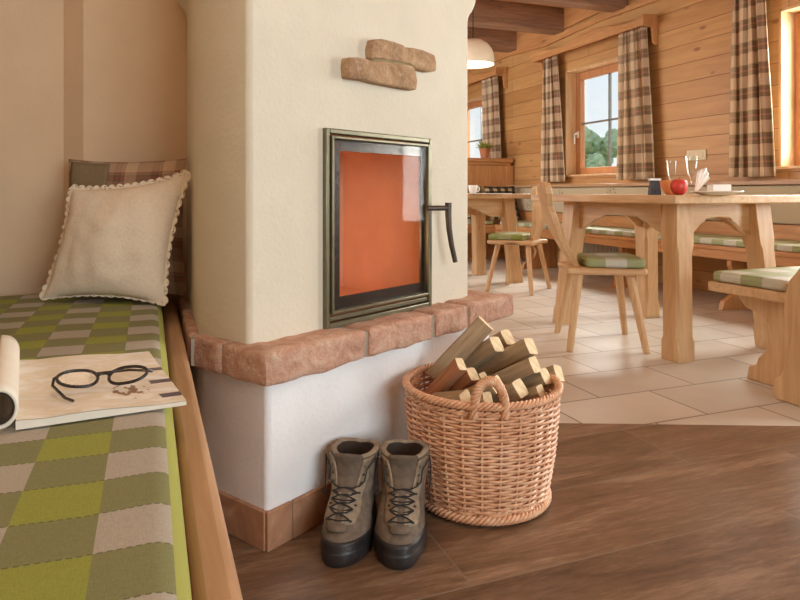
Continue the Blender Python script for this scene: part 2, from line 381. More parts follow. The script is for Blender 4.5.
w = MB(); w.box(-.7, .3, -2.6, -2.4, 0, CEIL).box(3.3, 4.15, -2.6, -2.4, 0, CEIL).box(.3, 3.3, -2.6, -2.4, 0, .4).box(.3, 3.3, -2.6, -2.4, 2.25, CEIL)
struct(w.build('wall_near', M['niche'], smooth=0))
struct(bx(-.7, -.5, -2.4, 2.4, 0, CEIL).build('wall_left', M['niche'], smooth=0))
# plaster wall behind the bench: a shallow step with a slanted facet
poly = [(-.5, 2.255), (-.25, 2.255), (-.19, 2.2), (.3, 2.2), (.3, 2.45), (-.5, 2.45)]
struct(MB().prism(poly, 0, CEIL, lambda a, b, h: (a, b, h)).build('wall_back', M['niche'], smooth=0))
struct(MB().box(.2, .4, 2.45, 4.6, 0, CEIL).box(.2, .4, 7.8, 9.2, 0, CEIL).box(.2, .4, 4.6, 7.8, 0, .95).box(.2, .4, 4.6, 7.8, 2.2, CEIL).build('wall_dining_left', M['planks'], smooth=0))
# windows
def window(k, handle=True, pane_cols=2):
    a, b, z0, z1 = WINS[k]; t = thing('window_%d' % k, None, None, (XW, a, z0), 0, kind='structure')
    W, H = b - a, z1 - z0; fx = .13
    r = MB(); r.box(.0, .14, 0, .02, 0, H).box(.0, .14, W - .02, W, 0, H).box(.0, .14, 0, W, H - .02, H).box(-.02, .14, -.02, W + .02, 0, .02)
    r.build('reveal_lining', M['pine_z'], t, smooth=0, bevel=.003)
    fr = MB(); s = .075
    fr.box(fx, fx + .06, .02, .02 + s, .02, H - .02).box(fx, fx + .06, W - .02 - s, W - .02, .02, H - .02)
    fr.box(fx, fx + .06, .02 + s, W - .02 - s, H - .02 - s, H - .02).box(fx, fx + .06, .02 + s, W - .02 - s, .02, .02 + s)
    fr.box(fx, fx + .06, W / 2 - .06, W / 2 + .06, .02 + s, H - .02 - s) if k == 9 else None
    o = fr.build('window_frame', M['redframe_z'], t, bevel=.005)
    MB().box(fx + .028, fx + .034, .02 + s, W - .02 - s, .02 + s, H - .02 - s).build('pane', M['glass'], t, smooth=0)
    mu = MB(); zc = .5 * H
    mu.box(fx + .018, fx + .044, .02 + s, W - .02 - s, zc - .009, zc + .009)
    mu.box(fx + .018, fx + .044, W / 2 - .009, W / 2 + .009, .02 + s, H - .02 - s)
    mu.build('glazing_bar', M['steel'] if k in (1, 2) else M['redframe_y'], t)
    if handle:
        h = MB(); h.box(-.012, 0, -.014, .014, -.035, .035); h.tube([(-.01, 0, .01), (-.045, 0, .01), (-.05, 0, 0), (-.05, 0, -.10)], .009, 8)
        h.build('window_handle', M['whiteware'], t, origin=None, bevel=.002).location = (fx, W - .06, H * .40)
    return t
for k in (1, 2, 3, 4): window(k, k == 1)
t = thing('window_5', None, None, (.3, -2.5, .4), 0, kind='structure')
fr = MB()
for x in (0, .97, 1.95, 2.92): fr.box(x, x + .08, -.03, .03, 0, 1.85)
fr.box(0, 3, -.03, .03, 0, .08).box(0, 3, -.03, .03, 1.77, 1.85); fr.build('window_frame', M['redframe_z'], t, bevel=.004)
bx(.08, 2.92, -.005, .005, .08, 1.77).build('pane', M['glass'], t, smooth=0)
# ceiling beams
for y in (3.92, 4.88, 5.84, 6.80, 7.8):
    struct(bx(.4, XW, y, y + .19, 2.50, CEIL).build('ceiling_beam', M['beam'], bevel=.012))
struct(MB().prism([(6.1 + q * .1, 2.52 + .035 * math.sin(q * .55)) for q in range(0, 1)] + [(1.0, 2.50), (3.6, 2.50), (4.5, 2.46), (5.3, 2.47), (6.2, 2.42), (7.0, 2.46), (9.2, 2.45), (9.2, 2.75), (1.0, 2.75)][0:9], XW - .03, XW, lambda a, b, h: (h, a, b)).build('trim_1', M['orange_y'], smooth=0, bevel=.006))

# ================================================================== STOVE
d = Vector((.869, .495, 0)); e = Vector((-.495, .869, 0))    # along the fire front, and into the stove
P0 = Vector((.205, 1.469, 0))
def S(t, dep, z): return P0 + d * t + e * dep + Vector((0, 0, z))
stove = thing('masonry_stove', 'cream plastered masonry stove with glass fire door and red brick ledge', 'stove', (P0.x, P0.y, 0))
SO = Vector((P0.x, P0.y, 0))
def L(v): return Vector(v) - SO
DX0, DX1, DZ0, DZ1 = .2264, .669, .447, .95        # fire door opening
body_end = .887
def ring(fl):
    # 3 faced plan, counter clockwise from front left corner; fl is how far the side faces flare out
    return [S(0, 0, 0), S(DX0, 0, 0), S(DX1, 0, 0), S(body_end + fl, 0, 0), S(body_end + fl, .78, 0), Vector((.30, 2.20, 0)), Vector((.11 - fl * .8, 2.2, 0)), Vector((.11 - fl * .8 * .15, 1.637, 0))]
up = MB()
levels = [(.44, 0), (DZ0, 0), (DZ1, 0), (1.345, 0), (1.36, .004), (1.375, .014), (1.39, .03), (1.42, .048), (1.5, .055), (CEIL, .055)]
R = [[(L(p).x, L(p).y, z) for p in ring(fl)] for z, fl in levels]
b0 = len(up.v)
for r in R: up.v += r
n = 8
for i in range(len(R) - 1):
    for j in range(n):
        if i == 1 and j == 1: continue                    # hole for the fire door
        k = (j + 1) % n; up.face((b0 + i * n + j, b0 + i * n + k, b0 + (i + 1) * n + k, b0 + (i + 1) * n + j))
up.build('plastered_body', M['cream'], stove, bevel=.012, seg=3, smooth=50)
# fire chamber
ch = MB(); c0, c1, z0, z1, dp = DX0 + .05, DX1 - .05, DZ0 + .05, DZ1 - .05, .34
q = lambda t, dep, z: L(S(t, dep, z))
ch.add([q(DX0, 0.03, DZ0), q(DX1, .03, DZ0), q(DX1, .03, DZ1), q(DX0, .03, DZ1), q(c0 - .03, dp, z0 - .02), q(c1 + .03, dp, z0 - .02), q(c1 + .03, dp, z1 + .02), q(c0 - .03, dp, z1 + .02)],
       [(0, 1, 5, 4), (1, 2, 6, 5), (2, 3, 7, 6), (3, 0, 4, 7), (4, 5, 6, 7)])
ch.build('fire_chamber', M['chamotte'], stove, smooth=0)
# base below the ledge
bs = MB(); poly = [(.020, -.0400), (.955, -.0400), (.955, .70), (.3, .72)]
pl = [S(a, b, 0) for a, b in poly] + [Vector((.30, 2.2, 0)), Vector((.119, 2.2, 0)), Vector((.121, 1.642, 0))]
bs.prism([(L(p).x, L(p).y) for p in pl], 0.0, .40, lambda a, b, h: (a, b, h))
bs.build('plastered_base', M['white'], stove, bevel=.012, seg=3, smooth=50)
# tiled skirting, four tiles to the front and one on the left
sk = MB(); HT = .086
def stile(mb, p, qq, nrm, t=.010):
    u = (qq - p); ln = u.length; u.normalize(); m = .002
    vs = []
    for zz in (0.0, HT):
        for (s_, o_) in ((m, 0), (ln - m, 0), (ln - m, t), (m, t)): vs.append(L(p + u * s_ + nrm * o_ + Vector((0, 0, zz))))
    mb.add(vs, [(0, 1, 2, 3), (7, 6, 5, 4), (0, 4, 5, 1), (1, 5, 6, 2), (2, 6, 7, 3), (3, 7, 4, 0)])
tl = [.011, .085, .30, .53, .76, .955]
for a, b in zip(tl[:-1], tl[1:]): stile(sk, S(a, -.040, 0), S(b, -.040, 0), -e)
stile(sk, S(.020, -.042, 0), Vector((.121, 1.640, 0)), -d); stile(sk, Vector((.119, 1.645, 0)), Vector((.119, 2.15, 0)), Vector((-1, 0, 0)))
sk.build('tiled_skirting', M['skirt'], stove, bevel=.002)
gm = MB(); gm.prism([(L(p).x, L(p).y) for p in [S(.016, -.0455, 0), S(.957, -.0455, 0), S(.957, .1, 0), S(.016, .1, 0)]], 0, HT - .002, lambda a, b, h: (a, b, h))
gm.build('skirting_grout', M['mortar'], stove, smooth=0)
# brick ledge
lg = MB(); Z0, ZH = .376, .074
jt = [(-.030, .280), (.292, .560), (.572, .735), (.747, 1.015)]
for i, (a, b) in enumerate(jt):
    ow = -.098
    rough_box(lg, lambda p, a=a, i=i: L(S(a + p.x, ow + p.y, Z0 + p.z)), b - a, .16 if i < 3 else .26, ZH, .0045, i + 3, rnd_r=.011)
# left face brick: from the corner brick to the turn, then along the bench wall
pA = S(-.032, .062, 0); pB = Vector((.086, 1.622, 0)); u = (pB - pA); ln = u.length; u.normalize(); nn = Vector((u.y, -u.x, 0)) * 1.0
if nn.dot(d) < 0: nn = -nn
rough_box(lg, lambda p: L(pA + u * (p.x) + nn * p.y + Vector((0, 0, Z0 + p.z))), ln - .006, .06, ZH, .004, 21, rnd_r=.010)
rough_box(lg, lambda p: L(Vector((.084 + p.y, 1.632 + p.x, Z0 + p.z))), .27, .05, ZH, .003, 33, rnd_r=.010)
rough_box(lg, lambda p: L(Vector((.084 + p.y, 1.912 + p.x, Z0 + p.z))), .27, .05, ZH, .003, 34, rnd_r=.010)
lg.build('brick_ledge', M['brick'], stove, smooth=60)
mo = MB()
mo.prism([(L(p).x, L(p).y) for p in [S(-.02, -.089, 0), S(1.0, -.089, 0), S(1.0, .03, 0), S(-.02, .03, 0)]], Z0 + .006, Z0 + ZH - .006, lambda a, b, h: (a, b, h))
mo.prism([(L(p).x, L(p).y) for p in [S(-.024, -.06, 0), pB + Vector((.006, -.004, 0)), Vector((.15, 1.70, 0)), S(.1, .05, 0)]], Z0 + .004, Z0 + ZH - .004, lambda a, b, h: (a, b, h))
mo.prism([(L(p).x, L(p).y) for p in [Vector((.090, 1.60, 0)), Vector((.14, 1.60, 0)), Vector((.14, 2.18, 0)), Vector((.090, 2.18, 0))]], Z0 + .006, Z0 + ZH - .006, lambda a, b, h: (a, b, h))
mo.build('ledge_mortar', M['mortar'], stove, smooth=0)
# fire door
door = None
def frame_ring(mb, a0, a1, b0, b1, w, y0, y1):
    mb.box(a0, a0 + w, y0, y1, b0, b1).box(a1 - w, a1, y0, y1, b0, b1).box(a0 + w, a1 - w, y0, y1, b1 - w, b1).box(a0 + w, a1 - w, y0, y1, b0, b0 + w)
DM = Matrix(((d.x, e.x, 0, 0), (d.y, e.y, 0, 0), (0, 0, 1, 0), (0, 0, 0, 1)))
def dbuild(mb, name, mat, parent, **kw):
    mb.v = [tuple(DM @ Vector(v)) for v in mb.v]; return mb.build(name, mat, parent, **kw)
m = MB(); frame_ring(m, DX0, DX1, DZ0, DZ1, .014, -.012, .03); dbuild(m, 'door_surround', M['iron'], stove, bevel=.003)
m = MB(); m.box(DX0 + .018, DX1 - .018, -.008, .02, DZ0 + .018, DZ0 + .03)
frame_ring(m, DX0 + .018, DX1 - .016, DZ0 + .036, DZ1 - .018, .008, -.016, .012)
fd = dbuild(m, 'fire_door', M['iron'], stove, bevel=.002)
m = MB(); g0, g1, h0, h1 = DX0 + .026, DX1 - .024, DZ0 + .044, DZ1 - .026
m.box(g0, g0 + .036, .002, .006, h0, h1).box(g1 - .012, g1, .002, .006, h0, h1).box(g0 + .036, g1 - .012, .002, .006, h1 - .028, h1).box(g0 + .036, g1 - .012, .002, .006, h0, h0 + .030)
dbuild(m, 'black_glass_border', M['black'], fd, smooth=0)
m = MB(); m.box(g0, g1, -.010, -.006, h0, h1); dbuild(m, 'door_glass', M['fireglass'], fd, smooth=0)
m = MB(); hx = DX1 + .012
m.tube([(DX1 - .03, -.016, .742), (hx, -.045, .742), (hx + .012, -.05, .742)], .008, 10)
m.tube([(hx + .018, -.05, .758), (hx + .018, -.05, .72), (hx + .022, -.05, .68), (hx + .032, -.052, .63), (hx + .046, -.056, .578)], lambda t: .0105 - .003 * t, 12)
dbuild(m, 'door_handle', M['darkmetal'], fd, smooth=60)
# two old bricks set proud of the plaster
def px_on_front(px, py):
    k = (px - 400) / F; X0, Y0 = P0.x * CO - P0.y * SI, P0.x * SI + P0.y * CO
    dX, dY = d.x * CO - d.y * SI, d.x * SI + d.y * CO
    t = (k * Y0 - X0) / (dX - k * dY); Y = Y0 + dY * t
    return t, ZC - (py - 192) / F * Y
up_b = [(369.5, 40.5), (379, 40), (390, 42.5), (400, 46), (402, 48), (411, 49), (420, 51), (431.5, 56), (433, 63), (433, 72), (425, 72.5), (412, 69.5), (409, 66), (396, 63), (385, 61), (368, 60), (367.5, 50)]
lo_b = [(344, 58.5), (353, 58.5), (362, 60), (368, 62), (380, 62.5), (395, 65), (408, 67), (411, 71), (413, 82), (412, 91), (402, 89.5), (388, 87), (375, 84.5), (361, 81), (352, 80), (344, 79), (343, 68)]
for nm, pp, dd in (('upper', up_b, .024), ('lower', lo_b, .028)):
    m = MB(); m.prism([px_on_front(p[0] - 2.5, p[1]) for p in pp], -dd, .01, lambda a, b, h: (a, h, b))
    o = dbuild(m, 'inset_brick', M['brickdark'], stove, bevel=.006, seg=3)
m = MB(); m.prism([px_on_front(*p) for p in [(366, 58), (385, 60), (411, 66), (410, 72), (390, 69), (368, 64)]], -.020, .01, lambda a, b, h: (a, h, b))
dbuild(m, 'mortar_patch', M['olivemortar'], stove, bevel=.005)

# ================================================================== BENCH BESIDE THE STOVE
bench = thing('wooden_bench', 'built-in wooden bench with honey coloured front rail left of the stove', 'bench', (-.2, .7, 0))
BO = Vector((-.2, .7, 0))
def lb(mb, name, mat, **kw):
    mb.v = [tuple(Vector(v) - BO) for v in mb.v]; return mb.build(name, mat, bench, **kw)
lb(bx(-.49, .034, -1.2, 2.19, .405, .437), 'seat_board', M['rail_y'], bevel=.003)
lb(bx(.034, .077, -1.2, 2.18, .33, .44), 'front_rail', M['rail_y'], bevel=.012, seg=3)
lb(bx(.0, .03, -1.2, 2.19, .0, .40), 'front_panel', M['rail_y'], smooth=0)
# long checked seat cushion
cu = MB(); X0, X1, Y0, Y1 = -.485, .032, -1.15, 2.185; r = .030
prof = []
for k in range(7): a = -PI / 2 + PI * k / 6 * .5; prof.append((X1 - r + r * math.cos(a), .438 + .019 + .019 * math.sin(a)))
for k in range(1, 7): a = PI / 2 * k / 6; prof.append((X1 - r + r * math.cos(a), .457 + r * math.sin(a)))
prof += [(X1 - r - .06, .4865), (X1 - .2, .488), (X0, .486), (X0, .438)]
NP = len(prof)
cu.grid(lambda u_, v_: (prof[int(round(v_ * (NP - 1)))][0], Y0 + (Y1 - Y0) * u_, prof[int(round(v_ * (NP - 1)))][1] + (.0025 * vn(prof[int(round(v_ * (NP - 1)))][0] * 9, (Y0 + (Y1 - Y0) * u_) * 9, 3) if prof[int(round(v_ * (NP - 1)))][1] > .45 else 0)), 130, NP - 1)
o = cu.build('seat_cushion', M['check'], None, origin=(-.045, .751, .438), smooth=60)
tag(o, 'long green and grey checked wool seat cushion under the open magazine', 'cushion')

# pillows ---------------------------------------------------------------------------------
def pillow_fn(BL, BR, TR, TL, th, sgn, pinch=.05, uoff=0):
    BL, BR, TR, TL = map(Vector, (BL, BR, TR, TL)); nrm = (BR - BL).cross(TL - BL).normalized()
    def fn(u, v):
        a, b = u * 2 - 1, v * 2 - 1
        uu = .5 + .5 * a * (1 - pinch * (1 - b * b)); vv = .5 + .5 * b * (1 - pinch * (1 - a * a))
        p = BL * (1 - uu) * (1 - vv) + BR * uu * (1 - vv) + TR * uu * vv + TL * (1 - uu) * vv
        t = th * (max(0, 1 - a * a) ** .55) * (max(0, 1 - b * b) ** .55) * (1 + .12 * vn(u * 5, v * 5, th * 90))
        return p + nrm * (t * sgn) + nrm * .004 * vn(u * 9, v * 9, 5) * (1 if t > .001 else 0)
    return fn
def pillow(name, mat, parent, cor, th, n=28, pinch=.05):
    m = MB()
    for sg in (1, -1): m.grid(pillow_fn(*cor, th, sg, pinch), n, n)
    return m.build(name, mat, parent, smooth=80, weld=True)
PLc = [(-.245, 2.105, .492), (.097, 1.965, .493), (.100, 2.02, .890), (-.226, 2.155, .888)]
cc = sum((Vector(c) for c in PLc), Vector()) / 4; cc.z = .487
pp_ = thing('scatter_pillow', 'brown and red plaid pillow standing behind the lace-edged one', 'pillow', cc)
loc = [Vector(c) - cc for c in PLc]
pillow('pillow_cover', M['plaidpillow'], pp_, loc, .040, pinch=.055)
mm = MB(); fn = pillow_fn(*loc, .0425, 1, .055); mm.grid(lambda u, v: fn(.03 + u * .34, .60 + v * .38), 10, 10)
mm.build('taupe_flap', M['taupe'], pp_, smooth=80, solid=.003)
PL2 = [(-.279, 2.025, .494), (.035, 1.835, .490), (.099, 1.872, .842), (-.209, 2.055, .800)]
cc = sum((Vector(c) for c in PL2), Vector()) / 4; cc.z = .487
lp = thing('scatter_pillow', 'cream linen pillow with a scalloped lace edge on the bench', 'pillow', cc)
loc = [Vector(c) - cc for c in PL2]
pillow('pillow_cover', M['linen'], lp, loc, .060, pinch=.11)
# lace ruffle round the edge
mm = MB(); fnp = pillow_fn(*loc, 0, 1, .11); cen = sum(loc, Vector()) / 4; nrm = (loc[1] - loc[0]).cross(loc[3] - loc[0]).normalized()
def edge(s):
    s = (s % 1) * 4; k = int(s); f_ = s - k
    return fnp(*[(f_, 0), (1, f_), (1 - f_, 1), (0, 1 - f_)][k])
NS = 60
def lacef(u, v):
    p = edge(u); q0 = edge(u + .002) - edge(u - .002); out = q0.cross(nrm).normalized()
    if out.dot(p - cen) < 0: out = -out
    sc = abs(math.sin(PI * u * NS)); wd = .007 + .008 * sc ** .6 + .003 * vn(u * 40, 0, 1)
    if (u * 4) % 4 < 1: wd *= .5
    return p + out * (wd * v - .003) + nrm * (.0015 * v * math.sin(2 * PI * u * NS * .5) + .001)
mm.grid(lacef, NS * 8, 3)
mm.build('lace_edge', M['lace'], lp, smooth=80)

# magazine and eyeglasses ------------------------------------------------------------------
mag = thing('magazine', 'open magazine lying face up on the checked bench cushion', 'magazine', (-.09, 1.1, .4895))
MO = Vector((-.09, 1.1, .4895))
A0, A1, A2, A3 = Vector((-.158, .938, 0)), Vector((.048, .962, 0)), Vector((-.002, 1.285, 0)), Vector((-.214, 1.275, 0))
def pagef(top):
    def fn(u, v):
        p = A0 * (1 - u) * (1 - v) + A1 * u * (1 - v) + A2 * u * v + A3 * (1 - u) * v
        z = (.0075 * (1 - u * .15) + .004 * math.sin(PI * min(1, u * 1.3)) + .005 * max(0, .16 - u) / .16) if top else 0
        return Vector((p.x - MO.x, p.y - MO.y, z + .0005))
    return fn
mb = MB(); mb.grid(pagef(True), 24, 16); mb.build('printed_page', M['page'], mag, smooth=80)
mb = MB(); ft, fb = pagef(True), pagef(False)
for (ca, cb) in (((0, 0), (1, 0)), ((1, 0), (1, 1)), ((1, 1), (0, 1)), ((0, 1), (0, 0))):
    mb.grid(lambda u, v, ca=ca, cb=cb: (fb(ca[0] + (cb[0] - ca[0]) * u, ca[1] + (cb[1] - ca[1]) * u).lerp(ft(ca[0] + (cb[0] - ca[0]) * u, ca[1] + (cb[1] - ca[1]) * u), v) - Vector((0, 0, .0006 * v))), 20, 2)
mb.grid(fb, 4, 4); mb.build('page_block', M['paper'], mag, smooth=30)
# the left half curls over into a roll
def curl(r0):
    def fn(u, v):
        a = -PI * .5 + PI * 1.05 * u; rr = r0 * (.9 + .1 * v)
        base = A0.lerp(A3, v); x = base.x - .018 + rr * .85 * math.cos(a); z = .0285 + rr * math.sin(a)
        return Vector((x - MO.x, base.y - MO.y - .004, z + .0015))
    return fn
mb = MB(); mb.grid(curl(.026), 24, 12); mb.build('curled_pages', M['paper'], mag, smooth=80, solid=.004)
mb = MB(); mb.grid(curl(.0215), 24, 12); mb.build('curled_cover', M['pagedark'], mag, smooth=80, solid=.001)
gl = thing('eyeglasses', 'black oval-rimmed reading glasses lying on the open magazine', 'eyeglasses', (-.064, 1.042, .5065), math.radians(-4))
def lens_pts(cx, n=36, sc=1.0):
    out = []
    for k in range(n):
        a = 2 * PI * k / n; x = math.cos(a); z = math.sin(a)
        out.append(Vector((cx + .0265 * sc * abs(x) ** .85 * math.copysign(1, x), .006 * (1 - abs(cx) / .04) - .004 * x * math.copysign(1, cx), .0142 * sc * z * (1 - .12 * x * math.copysign(1, cx)))))
    return out
TILT = Matrix.Rotation(math.radians(-52), 4, 'X')
def gt(v): return TILT @ Vector(v) + Vector((0, 0, .0145))
rim = MB()
for cx in (-.034, .034): rim.tube([gt(p) for p in lens_pts(cx)], .0023, 8, closed=True)
rim.tube([gt(p) for p in [(-.0085, .003, .003), (-.004, .004, .0075), (.004, .004, .0075), (.0085, .003, .003)]], .0021, 8)
rim.build('frame_front', M['frame_black'], gl, smooth=60)
for s_ in (-1, 1):
    tm = MB(); h = gt((s_ * .0600, 0, .006)); tm.tube([h, h + Vector((s_ * .006, .004, -.004)), h + Vector((s_ * .005 - s_ * .012, .02, -.006)), (s_ * .03, .058, .006), (-s_ * .02, .066, .002)] if s_ > 0 else [h, h + Vector((-.006, .002, -.004)), h + Vector((-.005, -.012, -.010)), h + Vector((.018, -.050, -.018)), h + Vector((.030, -.062, -.0195))], .0021, 8)
    tm.build('temple', M['frame_black'], gl, smooth=60)
for cx in (-.034, .034):
    ln_ = MB(); pts = [gt(p) for p in lens_pts(cx, sc=.95)]; ln_.add(pts, [tuple(range(len(pts)))]); ln_.build('lens', M['lens'], gl, smooth=0, solid=.0012)

# ================================================================== BOOTS
def boot(label, loc, rz, mirror):
    t = thing('hiking_boot', label, 'boot', loc, rz, 'pair of hiking boots'); t.scale = (1.19, .92, .90)
    LV = [(.000, -.134, .130, .044, 0), (.006, -.138, .134, .0475, 0), (.028, -.140, .136, .0490, 0), (.032, -.137, .134, .0480, 0), (.050, -.134, .132, .0480, .0), (.064, -.126, .130, .0470, .05),
          (.074, -.112, .129, .0455, .1), (.088, -.086, .128, .0445, .25), (.102, -.060, .126, .0435, .45), (.118, -.038, .123, .0435, .6), (.136, -.022, .120, .0440, .7), (.156, -.012, .119, .0455, .8), (.176, -.008, .122, .0475, .85), (.196, -.006, .127, .0490, .85)]
    def lev(z):
        for a, b in zip(LV[:-1], LV[1:]):
            if a[0] <= z <= b[0]:
                f_ = (z - a[0]) / (b[0] - a[0]); return [p + (q_ - p) * f_ for p, q_ in zip(a, b)]
        return LV[-1]
    def hw(t_, b):
        foot = (max(0, 1 - (2 * t_ - 1) ** 2)) ** .42 * (1.0 - .16 * math.exp(-((t_ - .62) / .16) ** 2)) ; ell = (max(0, 1 - (2 * t_ - 1) ** 2)) ** .5
        return foot * (1 - b) + ell * b
    def con(z, a, grow=0.0):
        _, yf, yb, W, b = lev(z); tt = (1 - math.cos(a)) / 2; s_ = 1 if math.sin(a) >= 0 else -1
        wr = (.0012 * vn(a * 3, z * 60, 2 + mirror) + .0022 * vn(a * 2.2, z * 34, 7 + mirror)) * min(1, (z - .066) * 60) if z > .066 else 0
        x = s_ * hw(tt, b) * (W + grow + wr); y_ = (yf - grow) + (yb - yf + 2 * grow) * tt
        x += mirror * .006 * math.exp(-((tt - .25) / .25) ** 2) * (1 - b)
        return Vector((x, y_, z))
    NA = 48
    def shell(z0, z1, nz, grow=0.0): return lambda u, v: con(z0 + (z1 - z0) * v, 2 * PI * u if u < .5 else 2 * PI * u, grow)
    m = MB(); m.grid(shell(0, .030, 4, .002), NA, 4, cu=True); b = len(m.v); m.v += [tuple(con(0, 2 * PI * k / NA)) for k in range(NA)]; m.face(range(b, b + NA))
    for k in range(22):     # lugs round the edge
        a = 2 * PI * k / 22; p = con(.0, a); q_ = Vector((p.x, p.y, 0)); q_ = q_ * .975; m.box(q_.x - .003, q_.x + .003, q_.y - .003, q_.y + .003, .0, .010)
    m.build('sole', M['rubber'], t, smooth=40)
    m = MB(); m.grid(lambda u, v: con(.030 + (.021 + .005 * math.cos(2 * PI * u)) * v, 2 * PI * u, .0022 - .002 * max(0, v - .9) * 10), NA, 8, cu=True)
    m.build('rubber_rand', M['rubber'], t, smooth=60)
    m = MB(); m.grid(lambda u, v: con(.032 + (.196 - .032) * v, 2 * PI * u) + Vector((0, 0, (.016 * max(0, -math.cos(2 * PI * u)) * 0 + .010 * abs(math.sin(2 * PI * u))) * (max(0, v - .8) * 5) ** 2)), NA, 22, cu=True)
    m.build('suede_upper', M['suede'], t, smooth=70)
    # padded collar: rounded rim and dark inside
    def rimf(u, v):
        a = 2 * PI * u; top = con(.196, a) + Vector((0, 0, .010 * abs(math.sin(a)))); c_ = Vector((0, .063, top.z)); inw = (c_ - top); inw.z = 0; inw.normalize()
        w_ = PI * v; return top + inw * (.006 - .006 * math.cos(w_)) + Vector((0, 0, .006 * math.sin(w_)))
    m = MB(); m.grid(rimf, NA, 6, cu=True); m.build('collar_rim', M['suedelight'], t, smooth=70)
    def inf(u, v):
        a = 2 * PI * u; top = con(.196, a) + Vector((0, 0, .010 * abs(math.sin(a)))); c_ = Vector((0, .063, top.z)); inw = (c_ - top); inw.z = 0; inw.normalize()
        return top + inw * (.012 + .010 * v) + Vector((0, 0, -.10 * v))
    m = MB(); m.grid(inf, NA, 6, cu=True); b = len(m.v); m.v += [tuple(inf(k / NA, 1)) for k in range(NA)]; m.face(range(b, b + NA))
    m.build('lining', M['collar'], t, smooth=70)
    def front(x, z, off=0.0):
        _, yf, yb, W, bl = lev(min(z, .196)); lo, hi = 0.0, .5
        for _i in range(24):
            md = (lo + hi) / 2
            if hw(md, bl) * W < abs(x): lo = md
            else: hi = md
        y_ = yf + (yb - yf) * lo
        dz = .004; y2 = lev(min(z + dz, .196))[1]; sl = (y2 - lev(min(z, .196))[1]) / dz
        nrm_ = Vector((0, -1, max(0, sl))).normalized() if z < .19 else Vector((0, -1, 0))
        return Vector((x, y_, z)) + nrm_ * off
    # tongue
    def tong(u, v):
        z = .070 + .148 * v; w_ = .017 + .010 * v; x = (u - .5) * 2 * w_
        p = front(x, min(z, .192), .004 + .003 * math.cos((u - .5) * PI)); 
        if z > .192: p.z = z; p.y -= (z - .192) * .25
        p.z -= .006 * (2 * u - 1) ** 2 * v
        return p + Vector((0, 0, 0))
    m = MB(); m.grid(tong, 10, 24); m.build('tongue', M['tongue'], t, smooth=70, solid=.006)
    # lighter panel in the lower lacing area
    m = MB(); m.grid(lambda u, v: front((u - .5) * .036, .080 + .045 * v, .0085), 8, 10); m.build('vamp_panel', M['suedelight'], t, smooth=70, solid=.002)
    # eyelet flaps
    for s_ in (-1, 1):
        m = MB(); m.grid(lambda u, v: front(s_ * ((.0135 + .016 * v ** 1.6) + (.016 - .003 * v + .002 * math.sin(v * 14)) * u), .078 + .122 * v, (.0055 + .006 * v * v + .0014 * vn(u * 2, v * 11, s_)) * (1 - u * .8) + .001), 6, 26)
        fl = m.build('eyelet_flap', M['suedelight'], t, smooth=70, solid=.004)
        for k in range(6):
            ey = MB()
            z = .080 + .0205 * k; c_ = front(s_ * (.0225 + .0105 * (z - .078) / .122), z, .0105)
            ey.lathe([(0, .002), (.0022, .0018), (.003, 0), (.0022, -.002)], 8, c_)
            ey.build('lace_hook', M['darkmetal'], fl, smooth=60)
    lc = MB(); E_ = lambda s_, k: front(s_ * (.0215 + .0085 * (.014 * k) / .122), .080 + .0135 * k, .0150)
    for k in range(4):
        for s_ in (-1, 1):
            a, b_ = E_(s_, k), E_(-s_, k + 1); mid = (a + b_) / 2 + Vector((0, -.003, .003 - .001 * s_))
            lc.tube([a, a.lerp(mid, .5) + Vector((0, -.002, .003 + .002 * vn(k, s_, mirror))), mid, b_.lerp(mid, .5) + Vector((0, -.002, -.003)), b_], .0017, 6)
        lc.tube([E_(-1, k), (E_(-1, k) + E_(1, k)) / 2 + Vector((0, -.005, -.001 - .003 * (k % 2))), E_(1, k)], .0017, 6)
    for s_ in (-1, 1):   # loose upper ends hang from the hooks
        a = E_(s_, 4); hk = E_(s_, 7); top_ = Vector((s_ * .046, .015, .196))
        lc.tube([a, a + Vector((s_ * .009, .003, .012)), hk + Vector((s_ * .008, .006, 0)), top_ + Vector((s_ * .004, 0, .004)), top_ + Vector((s_ * .006, .01, -.02)), top_ + Vector((s_ * .005, .0, -.06)), Vector((s_ * .047, -.012, .11))], .0016, 6)
    lc.build('laces', M['laces'], t, smooth=60)
    return t
p = cam(-.078, 1.53); q_ = cam(.0, 1.53)
p1 = cam(-.1165, 1.490); p2 = cam(.0078, 1.482)
boot('worn brown hiking boot with black rubber toe standing nearer the stove corner', (p1.x, p1.y, 0), -TH - math.radians(11), 1)
boot('worn brown hiking boot with black rubber toe standing beside the wicker basket', (p2.x, p2.y, 0), -TH - math.radians(4), -1)

# ================================================================== BASKET AND FIREWOOD
bc = cam(.2125, 1.695)
bk = thing('wicker_basket', 'round willow wicker log basket filled with firewood beside the boots', 'basket', (bc.x, bc.y, 0), -TH)
RB, RT, ZB, ZT = .163, .194, .014, .288
def rad(z): return RB + (RT - RB) * ((z - ZB) / (ZT - ZB)) + .006 * math.sin(PI * (z - ZB) / (ZT - ZB))
NST = 26
wv = MB(); rows = 35
for i in range(rows):
    z = ZB + .012 + (ZT - ZB - .024) * (i + .5) / rows; pts = []; n_ = NST * 4
    ph = PI * (i % 2); jit = rnd.uniform(-.0006, .0006)
    for k in range(n_):
        a = 2 * PI * k / n_; r = rad(z) + .0044 * math.cos(NST / 2 * a + ph) + .0008 * vn(a * 4, i, 1) + jit
        pts.append((r * math.cos(a), r * math.sin(a), z + .0011 * vn(a * 3, i * .7, 5)))
    wv.tube(pts, .0037, 5, closed=True)
wv.build('woven_side', M['wicker'], bk, smooth=70)
stk = MB()
